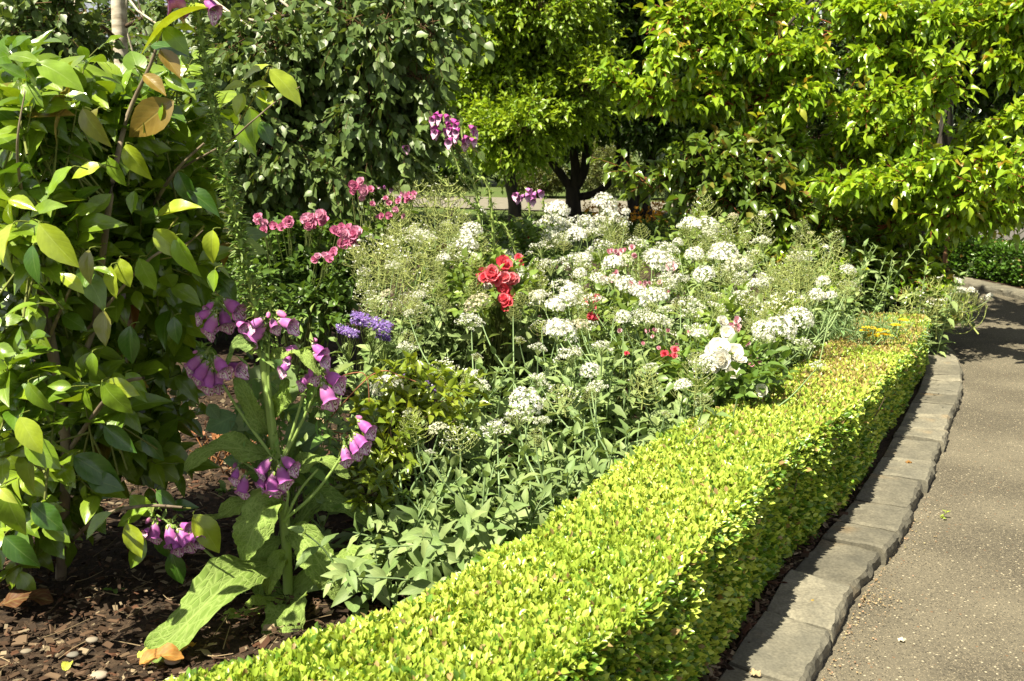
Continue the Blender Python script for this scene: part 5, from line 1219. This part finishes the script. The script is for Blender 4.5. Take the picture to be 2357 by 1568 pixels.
# ---------------------------------------------------------------- roses
def bloom_mesh(seed, col, inner=None, petals=(5, 6, 6), yellow=False, open_=1.0):
    rg = np.random.default_rng(seed); mb = MB(); inner = inner or col
    T = leaf_tpl(5, 4, 1.05, 0.68, 0.12, -0.3, wav=.06, sharp=.5)
    for r, n in enumerate(petals):
        el = [0.25, 0.75, 1.15][r] / open_; sz = [1.0, .8, .55][r]
        a = np.arange(n) * 6.283 / n + r * .5 + rg.normal(0, .12, n); e = el + rg.normal(0, .12, n)
        d = np.stack([np.cos(a) * np.cos(e), np.sin(a) * np.cos(e), np.sin(e)], 1); up = np.stack([-np.cos(a) * np.sin(e), -np.sin(a) * np.sin(e), np.cos(e)], 1)
        scatter(mb, T, np.tile([0, 0, .05 * r], (n, 1)), frames(d, up + rg.normal(0, .12, (n, 3))), sz * (.9 + .2 * rg.random(n)), mixc(col, inner, np.full(n, r / 2.)) * (.85 + .3 * rg.random((n, 1))).astype(np.float32))
    if yellow:
        d = nrm(rg.normal(0, 1, (40, 3))); d[:, 2] = np.abs(d[:, 2]) + .3; scatter(mb, STAR, d * .16 + [0, 0, .05], frames(nrm(np.cross(d, [1, .2, 0])), d), .05, jit((.6, .38, .05), 40, rng=rg))
    return mb.mesh('bloom', M_petal)
PINK = [bloom_mesh(1, (.66, .25, .42), (.68, .22, .4)), bloom_mesh(2, (.7, .34, .5), (.72, .42, .55), (5, 6, 5)), bloom_mesh(17, (.6, .16, .33), (.66, .3, .45), (4, 4, 3))]
RED = [bloom_mesh(3, (.74, .1, .15), (.66, .05, .1)), bloom_mesh(4, (.78, .2, .26), (.74, .1, .17), (6, 6, 5))]
CORAL = [bloom_mesh(5, (.82, .2, .25), (.78, .1, .16), (6, 6, 6)), bloom_mesh(6, (.8, .35, .4), (.8, .16, .2)), bloom_mesh(16, (.75, .08, .12), (.8, .2, .25))]
DKRED = [bloom_mesh(7, (.36, .008, .03), (.3, .006, .02)), bloom_mesh(8, (.42, .01, .05))]
PALE = [bloom_mesh(9, (.78, .52, .58), (.75, .35, .45)), bloom_mesh(10, (.7, .33, .42), (.72, .4, .5), (5, 4, 2))]
WHITE = [bloom_mesh(11, (.84, .83, .78), (.84, .8, .68), (7, 7, 6)), bloom_mesh(12, (.83, .82, .76), (.8, .75, .6), (6, 5, 0), True, 1.4)]
T_rl = leaf_tpl(4, 2, 0.62, 0.42, 0.2, 0.2, serr=.05)
def rose(label, x, d, blooms, meshes, blobs, seed, leafcol=((0.13, 0.22, 0.03), (0.06, 0.12, 0.02)), ntw=120, face=None):
    b = XD(x, d, .04); rg = np.random.default_rng(seed); root = thing('rose_bush', label, 'rose bush', tuple(b))
    mb = MB(); PS, DS = [], []
    for (c, r, w) in blobs:
        p, dd = in_blob(rg, int(ntw * w), c, r, 2.5); PS.append(p); DS.append(nrm(dd + [0, 0, .5]))
        for q in p[:8]: s0 = b + np.append(rg.normal(0, .05, 2), 0); tube(mb, smooth_line([s0, (s0 + q) / 2 + [0, 0, .08], q], 8), .006, .003, 5, (.12, .16, .05))
    for (bx, by, s, bd_) in blooms:
        q = P(bx, by, bd_); s0 = b + np.append(rg.normal(0, .05, 2), 0); tube(mb, smooth_line([s0, (s0 + q) / 2 + [0, 0, .08], q], 8), .004, .002, 5, (.16, .2, .06))
    part(mb, 'cane', M_stem, root)
    if blobs:
        p = np.concatenate(PS); dd = np.concatenate(DS); pos, fr, ti, tt = twigs_to_leaves(rg, p, dd, np.full(len(p), .12), 7, .2)
        k = pos[:, 2] > .05; n = len(pos); mb = MB(); scatter(mb, T_rl, pos[k], fr[k], (.048 * (.7 + .6 * rg.random(n)))[k], (mixc(leafcol[0], leafcol[1], rg.random(n)) * (.8 + .4 * rg.random((n, 1))))[k].astype(np.float32)); part(mb, 'foliage', M_rose_l, root)
    for (bx, by, s, bd_) in blooms:
        o = link('bloom', meshes[int(rg.integers(len(meshes)))], root); r = s * bd_ / F * (.5 if meshes is WHITE else .62)
        o.location = Vector(P(bx, by, bd_ - .03) - b); o.scale = (r, r, r); f_ = face or (rg.normal(0, .35), rg.normal(0, .35), 0)
        dirv = Vector((-.15 + rg.normal(0, .4), -.9 + rg.normal(0, .2), .6 + rg.normal(0, .35))); o.rotation_euler = dirv.to_track_quat('Z', 'Y').to_euler()
    return root
def spray(cx, cy, n, w, h, s, d, rg): return [(cx + rg.uniform(-w, w), cy + rg.uniform(-h, h), s * rg.uniform(.8, 1.2), d + rg.uniform(-.08, .08)) for _ in range(n)]
rr = np.random.default_rng(77)
rose('pink rose bush in the shade behind the tall foxglove stalk', 690, 5.5, spray(728, 510, 13, 28, 20, 22, 5.2, rr) + spray(650, 515, 7, 22, 10, 18, 5.2, rr) + spray(600, 515, 8, 14, 16, 18, 5.1, rr) + spray(792, 550, 11, 26, 20, 24, 5.1, rr) + spray(745, 590, 9, 26, 12, 16, 5.0, rr) + spray(796, 525, 4, 14, 6, 20, 5.2, rr),
     PINK, [px(700, 590, 5.5, 120, 60, .3, 2.4), px(640, 650, 5.4, 100, 60, .3, 1.4), px(780, 630, 5.4, 80, 50, .25, 1.2), px(740, 700, 5.2, 90, 40, .3, .8)], 201, ((0.11, 0.2, 0.03), (0.05, 0.1, 0.02)), 110)
rose('tall pink rose spray held above the bed under the birch branch tip', 850, 5.4, [(815, 425, 22, 5.2), (832, 420, 20, 5.2), (822, 436, 20, 5.2), (840, 440, 26, 5.2), (852, 438, 18, 5.2), (830, 455, 16, 5.2), (810, 442, 16, 5.2)] + spray(905, 480, 10, 50, 22, 13, 5.2, rr) + spray(940, 455, 5, 20, 10, 14, 5.2, rr), PINK,
     [px(880, 540, 5.5, 60, 40, .3, .5)], 202)
rose('coral red rose bush in the middle of the bed', 1150, 5.0, spray(1138, 630, 11, 30, 20, 32, 4.7, rr) + spray(1160, 650, 8, 24, 16, 28, 4.7, rr) + spray(1172, 684, 8, 14, 24, 26, 4.6, rr) + spray(1185, 600, 4, 12, 10, 18, 5.1, rr) + spray(1080, 640, 6, 22, 14, 16, 5.0, rr),
     CORAL, [px(1130, 680, 4.8, 80, 50, .25, 1.0)], 203, ((.2, .28, .05), (.1, .18, .03)))
rose('bright red rose with a few blooms right of the bed middle', 1380, 4.6, spray(1363, 700, 5, 10, 16, 20, 4.6, rr) + spray(1372, 728, 5, 16, 8, 18, 4.5, rr) + spray(1545, 815, 4, 20, 10, 16, 3.9, rr) + spray(1440, 820, 1, 20, 10, 12, 3.9, rr), RED, [px(1400, 760, 4.6, 110, 40, .2, .5)], 204, ((.2, .28, .05), (.1, .18, .03)))
rose('dark crimson rose bush at the back of the bed', 1080, 5.9, spray(1040, 582, 9, 26, 14, 20, 5.8, rr) + spray(1110, 575, 4, 14, 8, 15, 5.8, rr) + spray(1195, 553, 9, 32, 8, 14, 6.2, rr) + spray(1080, 545, 4, 30, 8, 12, 6, rr), DKRED, [px(1100, 610, 5.9, 130, 40, .3, 1.2), px(1210, 580, 6.1, 60, 40, .3, .6)], 205)
rose('pale pink rose bush among the white sprays at the back right', 1450, 5.7, spray(1430, 580, 9, 40, 10, 13, 5.6, rr) + spray(1400, 640, 6, 30, 14, 14, 5.3, rr) + spray(1370, 690, 4, 16, 8, 14, 4.9, rr) + [(1543, 617, 26, 5.2)] + spray(1480, 660, 8, 60, 20, 12, 5, rr), PALE, [px(1480, 640, 5.8, 150, 40, .3, .8), px(1640, 580, 6.4, 120, 40, .3, .8)], 206, ((.22, .3, .06), (.12, .2, .04)))
rose('low rose bush with small pink blooms around the white rose', 1700, 4.2, spray(1690, 755, 6, 12, 20, 15, 4.1, rr) + spray(1710, 800, 4, 30, 12, 12, 4.0, rr) + spray(1730, 830, 5, 16, 10, 14, 3.9, rr) + spray(1560, 790, 8, 80, 30, 10, 4.1, rr) + spray(1480, 770, 5, 60, 20, 12, 4.3, rr), PALE, [px(1640, 860, 4.1, 110, 40, .2, .7), px(1720, 760, 4.6, 80, 50, .25, .6)], 207, ((.22, .3, .05), (.12, .2, .03)))
rose('white rose with a cluster of large full blooms right of the bed middle', 1660, 3.75, [(1655, 805, 56, 3.7), (1690, 815, 50, 3.68), (1668, 828, 58, 3.62), (1700, 832, 40, 3.65), (1684, 860, 44, 3.6), (1660, 745, 38, 3.85), (1672, 768, 38, 3.8), (1650, 848, 30, 3.65), (1625, 852, 26, 3.6), (1755, 898, 34, 3.55), (1640, 810, 40, 3.72)], WHITE,
     [px(1680, 900, 3.7, 90, 50, .15, .8)], 208, ((.16, .26, .05), (.09, .17, .03)))
# ---------------------------------------------------------------- filler shrub, sea lavender, achillea
b = XD(950, 3.25, .04)
tree('shrub', 'small yellow-green glossy shrub behind the lower foxglove bells', b, [([b, b + [0, 0, .08]], .012, .01)], [px(970, 905, 3.3, 90, 32, .14, 1.3), px(900, 1000, 3.1, 70, 50, .14, 1.1), px(860, 1110, 3.0, 50, 60, .12, .8), px(1000, 960, 3.2, 60, 50, .12, .6)], 301, 120, .08, 8, .042, T_mid, M_pear, ((.3, .36, .04), (.14, .22, .02)), droop=.05, rtrunk=.012, cat='shrub', shell=2, updir=.8, twigr=.0016)
def lavender(label, d, heads, seed):
    rg = np.random.default_rng(seed); b = XD(heads[0][0] + 40, d, .04); root = thing('sea_lavender', label, 'sea lavender', tuple(b), 'sea lavender plants')
    ms = MB()
    for (x, y, w, h, n) in heads:
        c = P(x, y, d); k = d / F; s0 = b + np.append(rg.normal(0, .03, 2), 0)
        p = c + rg.uniform(-1, 1, (n, 3)) * [w * k, w * k * .8, h * k]; p[:, 2] += (-.35 * (p[:, 0] - c[0])) * 1.0
        up = nrm(rg.normal(0, .5, (n, 3)) + [0, -.4, 1]); mb = MB()
        scatter(mb, STAR, p, frames(nrm(np.cross(up, rg.normal(0, 1, (n, 3)))), up), .0075 * (.7 + .6 * rg.random(n)), jit((.24, .15, .44), n, rng=rg)); q = rg.random(n) < .12
        scatter(mb, STAR, p[q] + [0, -.002, .004], frames(nrm(np.cross(up[q], rg.normal(0, 1, (q.sum(), 3)))), up[q]), .004, np.tile([.75, .72, .75], (q.sum(), 1)))
        part(mb, 'flower_head', M_petal, root)
        m1 = c - [0, 0, .12]; tube(ms, smooth_line([s0, (s0 + m1) / 2 + [0.02, 0, .03], m1], 10), .003, .002, 5, (.2, .28, .08))
        for e in p[:50:2]: tube(ms, smooth_line([m1, (m1 + e) / 2 + rg.normal(0, .01, 3), e], 5), .0013, .0007, 3, (.24, .32, .08), cap=False)
    part(ms, 'stem', M_stem, root)
    rgn = 16; a = rg.random(rgn) * 6.28; dv = np.stack([np.cos(a), np.sin(a), .5 + 0 * a], 1); mb = MB(); scatter(mb, T_vleaf, np.tile(b, (rgn, 1)), frames(nrm(dv), np.tile([0, 0, 1.], (rgn, 1))), .14, jit((.14, .23, .06), rgn, rng=rg)); part(mb, 'foliage', M_val, root)
lavender('purple sea lavender left of the white valerian, with flat bright flower sprays', 3.75, [(855, 742, 44, 11, 420), (882, 775, 16, 7, 130), (800, 763, 24, 8, 170)], 1)
lavender('fading purple and brown sea lavender over the yellow-green shrub', 3.3, [(962, 880, 34, 12, 150), (985, 895, 18, 8, 90)], 2)
rg = np.random.default_rng(303); b = XD(2040, 5.5, .04); root = thing('yarrow', 'yellow yarrow flowers spilling onto the far end of the box hedge', 'yarrow', tuple(b))
ms = MB(); mb2 = MB()
for (x, y, w) in [(2000, 752, 16), (2018, 765, 20), (2030, 758, 16), (2010, 770, 14), (2062, 746, 12), (1990, 760, 10), (2080, 735, 10), (1810, 715, 8), (2038, 768, 12)]:
    c = P(x, y, 5.0); k = 5.0 / F; n = 110; a = rg.random(n) * 6.28; r_ = np.sqrt(rg.random(n)); p = c + np.stack([np.cos(a) * r_ * w * k, np.sin(a) * r_ * w * k, -.2 * r_ * r_ * w * k], 1)
    mb = MB(); scatter(mb, STAR, p, frames(np.tile([1, .1, 0.], (n, 1)), nrm(rg.normal(0, .3, (n, 3)) + [0, 0, 1])), .0075, jit((.8, .6, .03), n, rng=rg)); part(mb, 'flower_head', M_petal, root)
    tube(ms, smooth_line([b, (b + c) / 2 + [0, 0, .1], c], 8), .003, .002, 4, (.2, .28, .1))
part(ms, 'stem', M_stem, root)
n = 900; p = np.array([P(rg.normal(1985, 60), rg.normal(770, 18), 5.2 + rg.normal(0, .15)) for _ in range(n)]); mb = MB()
scatter(mb, leaf_tpl(2, 2, .12, .4, .2, .3), p, frames(rg.normal(0, 1, (n, 3)) + [0, 0, .8], rg.normal(0, 1, (n, 3))), .06, jit((.2, .3, .12), n, rng=rg)); part(mb, 'foliage', M_val, root)

# ---------------------------------------------------------------- mulch, litter and small things
rg = np.random.default_rng(401)
def chip_tpl():
    V = np.array([(-.3, 0, 0), (.25, -.05, 0), (.4, .5, .05), (.2, 1, .02), (-.2, .95, .04), (-.42, .5, .0)], np.float32); W_ = V.copy(); W_[:, 2] += .16
    Vv = np.concatenate([V, W_]); return Vv, None
n = 30000
u = rg.random(n); x = rg.uniform(-2.2, 1.4, n); y = 1.9 + 3.8 * rg.random(n) ** 1.8
# keep chips on the bed side of the kerb
kx = np.interp(y, KI[:, 1], KI[:, 0]); x = np.minimum(x, kx - 0.01 - .5 * rg.random(n) ** 2 * (x > kx))
z = .042 + rg.random(n) * .02 + np.array([0.016 * mnoise.fractal(Vector((a * 7, b_ * 7, 0)), 0.8, 2.0, 5) for a, b_ in zip(x, y)])
pos = np.stack([x, y, z], 1); d = nrm(rg.normal(0, 1, (n, 3)) * [1, 1, .22]); up = nrm(rg.normal(0, .45, (n, 3)) + [0, 0, 1])
BV = np.array([(-.5, 0, 0), (.42, -.05, 0), (.5, .8, 0), (-.38, 1, 0), (-.42, .05, .22), (.36, 0, .25), (.44, .75, .2), (-.3, .93, .24)], np.float32); BV[:, 0] *= .9
BF = np.array([(0, 3, 2, 1), (4, 5, 6, 7), (0, 1, 5, 4), (1, 2, 6, 5), (2, 3, 7, 6), (3, 0, 4, 7)])
ln = .012 + .03 * rg.random(n) ** 3; sc3 = np.stack([ln * (.25 + .6 * rg.random(n)), ln, ln * (.15 + .3 * rg.random(n))], 1)
pal = np.array([(.03, .018, .011), (.055, .032, .02), (.09, .055, .034), (.12, .08, .05), (.075, .035, .02), (.19, .15, .1), (.26, .2, .13)]); pr = [.24, .24, .17, .11, .11, .08, .05]
col = pal[rg.choice(len(pal), n, p=pr)] * (.75 + .5 * rg.random((n, 1)))
mb = MB(); scatter(mb, (BV, BF, np.zeros((8, 2), np.float32)), pos, frames(d, up), sc3, col.astype(np.float32))
o = mb.obj('mulch_chips', M_twig, smooth=False); tag(o, 'brown bark chips covering the flower bed soil', 'mulch', kind='stuff')
# twigs and straws on the mulch
mb = MB()
for _ in range(420):
    a = np.array([rg.uniform(-2.2, -.1), rg.uniform(1.9, 4.2), .06]); a[0] = min(a[0], np.interp(a[1], KI[:, 1], KI[:, 0]) - .45); t = rg.uniform(0, 6.28); l = rg.uniform(.03, .14); e = a + [math.cos(t) * l, math.sin(t) * l, rg.uniform(-.005, .02)]
    tube(mb, smooth_line([a, (a + e) / 2 + rg.normal(0, .006, 3), e], 5), .0018, .001, 4, tuple(np.array((.2, .15, .09)) * rg.uniform(.4, 1.5)))
o = mb.obj('mulch_straw', M_twig); tag(o, 'thin dry twigs and straws lying on the bark mulch', 'litter', kind='stuff')
M_dry = leafmat('dry_leaf', .6, .3, .15, .3, mottle=.25)
def dry_leaf(lab, x, y, ln, col, z=.07, seed=0, at=None, group='fallen leaves', d=None):
    rg = np.random.default_rng(seed + 900); c = G(x, y, z); a = rg.random() * 6.28 if d is None else d; e = np.array([math.cos(a), math.sin(a), 0]) * ln
    mb = big_leaf([c - e * .5, c - e * .2 + [0, 0, .12 * ln], c + e * .2 + [0, 0, .13 * ln], c + e * .5], ln * .45, rg, col, (0.1, -.2, 1), cup=rg.uniform(.1, .5), wave=.15, n=16, m=6)
    k = c.copy(); k[2] = .05; mb.v = [v - k.astype(np.float32) for v in mb.v]; o = mb.obj('fallen_leaf', M_dry); o.location = k; tag(o, lab, 'fallen leaf', group); return o
dry_leaf('big curled orange-brown leaf on the mulch at the tip of the long foxglove leaf', 372, 1522, .11, (.36, .17, .04), seed=1, d=.25)
dry_leaf('second orange curled leaf just above the big one by the hedge', 420, 1495, .08, (.33, .16, .05), seed=2, d=1.0)
dry_leaf('long brown dry leaf in the shade at the left edge', 60, 1390, .15, (.1, .04, .015), seed=3, d=.2)
dry_leaf('brown dry leaf on the mulch left of the foxglove stem', 500, 1010, .1, (.3, .12, .05), seed=4)
dry_leaf('reddish dry leaf on the mulch above the crinkled left leaf', 450, 1000, .09, (.34, .13, .06), seed=5)
dry_leaf('pale tan dry leaf hung among stems right of the foxglove stem', 733, 975, .08, (.5, .36, .22), seed=6, z=.25)
dry_leaf('orange dry leaf beside the weeds right of the foxglove', 900, 1260, .1, (.42, .14, .04), seed=7)
dry_leaf('brown dry leaf under the weed between foxglove and hedge', 870, 1300, .09, (.36, .12, .03), seed=8)
dry_leaf('small yellow-green leaf lying on the mulch near the bottom edge', 335, 1508, .045, (.5, .6, .1), seed=9, z=.06)
dry_leaf('tiny yellow leaf on the mulch at the bottom left', 155, 1535, .04, (.4, .42, .06), seed=10, z=.06)
dry_leaf('small tan leaf lying on the nearest kerb stone', 1738, 1552, .028, (.4, .3, .18), seed=11, z=.058)
dry_leaf('yellow-brown leaf sliver on the second kerb stone', 1872, 1390, .022, (.3, .2, .04), seed=12, z=.056, d=0)
dry_leaf('small brown leaf on a kerb stone halfway up the hedge', 2092, 1065, .025, (.25, .12, .03), seed=13, z=.056, d=0)
dry_leaf('pale scrap of leaf on the near path', 2075, 1475, .018, (.5, .46, .38), seed=14, z=.004, d=-.3)
dry_leaf('orange leaf on the far side of the path before the dark hedge', 2320, 672, .035, (.5, .2, .03), seed=15, z=.01)
def pebble(lab, x, y, r, col, z=.05):
    c = G(x, y, z); V = lathe_v([(.02, -.5), (.6, -.4), (.95, -.1), (1, .15), (.8, .5), (.4, .7), (.02, .75)], 12)
    V = V * r; V = np.array([v * (1 + .18 * mnoise.noise(Vector(v * 1.2 / r + x))) for v in V]); mb = MB(); mb.add(V * [1.2, .9, .7], ring_faces(7, 12), col); o = mb.obj('pebble', M_twig); o.location = c; tag(o, lab, 'pebble', 'pebbles on the mulch'); return o
pebble('pale cream pebble at the hedge corner beside the orange leaf', 397, 1522, .018, (.36, .31, .24), .06); pebble('grey-brown stone at the bottom edge left of the orange leaf', 228, 1556, .02, (.3, .25, .2), .055)
pebble('pale flat chip of stone left of the crinkled leaf tip', 212, 1474, .015, (.22, .19, .15), .06); pebble('small grey stone at the bottom left of the mulch', 168, 1508, .014, (.16, .15, .13), .06); pebble('small pale stone near the left bottom corner', 60, 1500, .013, (.2, .17, .13), .06)
# small weeds: one with a dandelion clock
def weed(lab, x, y, n, ln, col, seed, h=.02, clock=None):
    rg = np.random.default_rng(seed); b = G(x, y, .002 if x > 2000 else .04); root = thing('weed', lab, 'weed', tuple(b)); a = rg.random(n) * 6.28; e = rg.uniform(.2, 1.0, n); d = np.stack([np.cos(a) * np.cos(e), np.sin(a) * np.cos(e), np.sin(e)], 1)
    mb = MB(); scatter(mb, leaf_tpl(7, 4, .5, .6, .15, .4, serr=.12, wav=.04), b + rg.normal(0, .006, (n, 3)) + np.stack([0 * a, 0 * a, h * rg.random(n)], 1), frames(d, np.tile([0, 0, 1.], (n, 1))), ln * (.6 + .6 * rg.random(n)), jit(col, n, rng=rg)); part(mb, 'foliage', M_val, root)
    if clock:
        c = P(clock[0], clock[1], b[1] - .02); mb = MB(); tube(mb, smooth_line([b, (b + c) / 2 + [.01, 0, 0], c], 8), .0025, .002, 5, (.2, .25, .08)); part(mb, 'stem', M_stem, root)
        mb = MB(); q = nrm(rg.normal(0, 1, (150, 3)))
        for v in q: tube(mb, [c, c + v * .016], .0004, .0003, 3, (.7, .68, .62), cap=False)
        scatter(mb, STAR, c + q * .016, frames(nrm(np.cross(q, [.3, .8, .1])), q), .003, np.tile([.75, .73, .68], (150, 1))); part(mb, 'seed_clock', M_petal, root)
weed('weed with a white dandelion clock between the foxglove and the hedge', 872, 1310, 16, .11, (.17, .28, .06), 1, .2, (860, 1130))
weed('low weed rosette at the hedge foot right of the foxglove', 950, 1240, 14, .09, (.16, .26, .06), 2); weed('tiny seedling on the dark mulch', 268, 1370, 5, .035, (.1, .2, .03), 3); weed('small green weed beside the kerb joint on the path', 2172, 1192, 8, .02, (.3, .4, .06), 4)
weed('leafy weed in the mulch left of the side spray', 520, 1140, 10, .05, (.13, .22, .04), 6)
# cut brown stubs
b = G(540, 1060, .04); root = thing('cut_perennial', 'brown cut-back perennial stubs in the mulch behind the foxglove leaves', 'dead plant', tuple(b)); mb = MB(); rg = np.random.default_rng(5)
for _ in range(60):
    s0 = b + [rg.normal(0, .12), rg.normal(0, .1), 0]; e = s0 + [rg.normal(0, .05), rg.normal(0, .04), rg.uniform(.03, .15)]; tube(mb, [s0, (s0 + e) / 2, e], .0035, .0025, 5, tuple(np.array((.22, .1, .04)) * rg.uniform(.4, 1.4)))
for l in ([(740, 985), (860, 860), (930, 870), (960, 880)], [(700, 980), (800, 1000), (880, 1010)], [(770, 870), (840, 862), (850, 950)], [(700, 1040), (600, 1040)], [(760, 1010), (900, 1050), (960, 1100)]):
    mr = MB(); tube(mr, smooth_line([P(x, y, 3.2) for x, y in l], 14), .0022, .0015, 5, (.3, .12, .07)); part(mr, 'runner', M_twig, root)
part(mb, 'stem', M_twig, root)
# crumbs of blossom litter along the kerb face
rg = np.random.default_rng(55); n = 520; i = rg.integers(14, 75, n); t = rg.random(n) ** 3 * .1
p = KO[i] + KN[i] * (t[:, None] + .012) + KT[i] * rg.uniform(-.03, .03, (n, 1)); p[:, 2] = .004 + rg.random(n) * .004
m2 = 130; q = G(2010, 1378, .008) + rg.normal(0, 1, (m2, 3)) * [.045, .035, .005]; q[:, 2] = np.abs(q[:, 2]) + .002; q[:, 0] = np.maximum(q[:, 0], np.interp(q[:, 1], KO[:, 1], KO[:, 0]) + .02)
p = np.concatenate([p, q]); n = len(p)
mb = MB(); scatter(mb, (BV, BF, np.zeros((8, 2), np.float32)), p, frames(rg.normal(0, 1, (n, 3)) * [1, 1, .1], rg.normal(0, .2, (n, 3)) + [0, 0, 1]), .002 + .005 * rg.random(n) ** 2.5, jit((.3, .22, .13), n, rng=rg, a=.5))
tag(mb.obj('path_litter', M_twig, smooth=False), 'dry crumbs of blossom along the foot of the kerb', 'litter', kind='stuff')
# white bin seen under the birch branch
c = XD(732, 16.5, 0); mb = MB(); V = lathe_v([(.14, 0), (.15, .02), (.17, .42), (.18, .44), (.17, .45), (.15, .44), (.14, .1), (.02, .1)], 20); mb.add(V, ring_faces(8, 20), (.75, .75, .73)); o = mb.obj('plant_tub', M_twig); o.location = c + [0, 0, .05]; tag(o, 'small white tub far off under the birch branch', 'tub')
# open daylight behind: long grass rise so the far edge is not bare
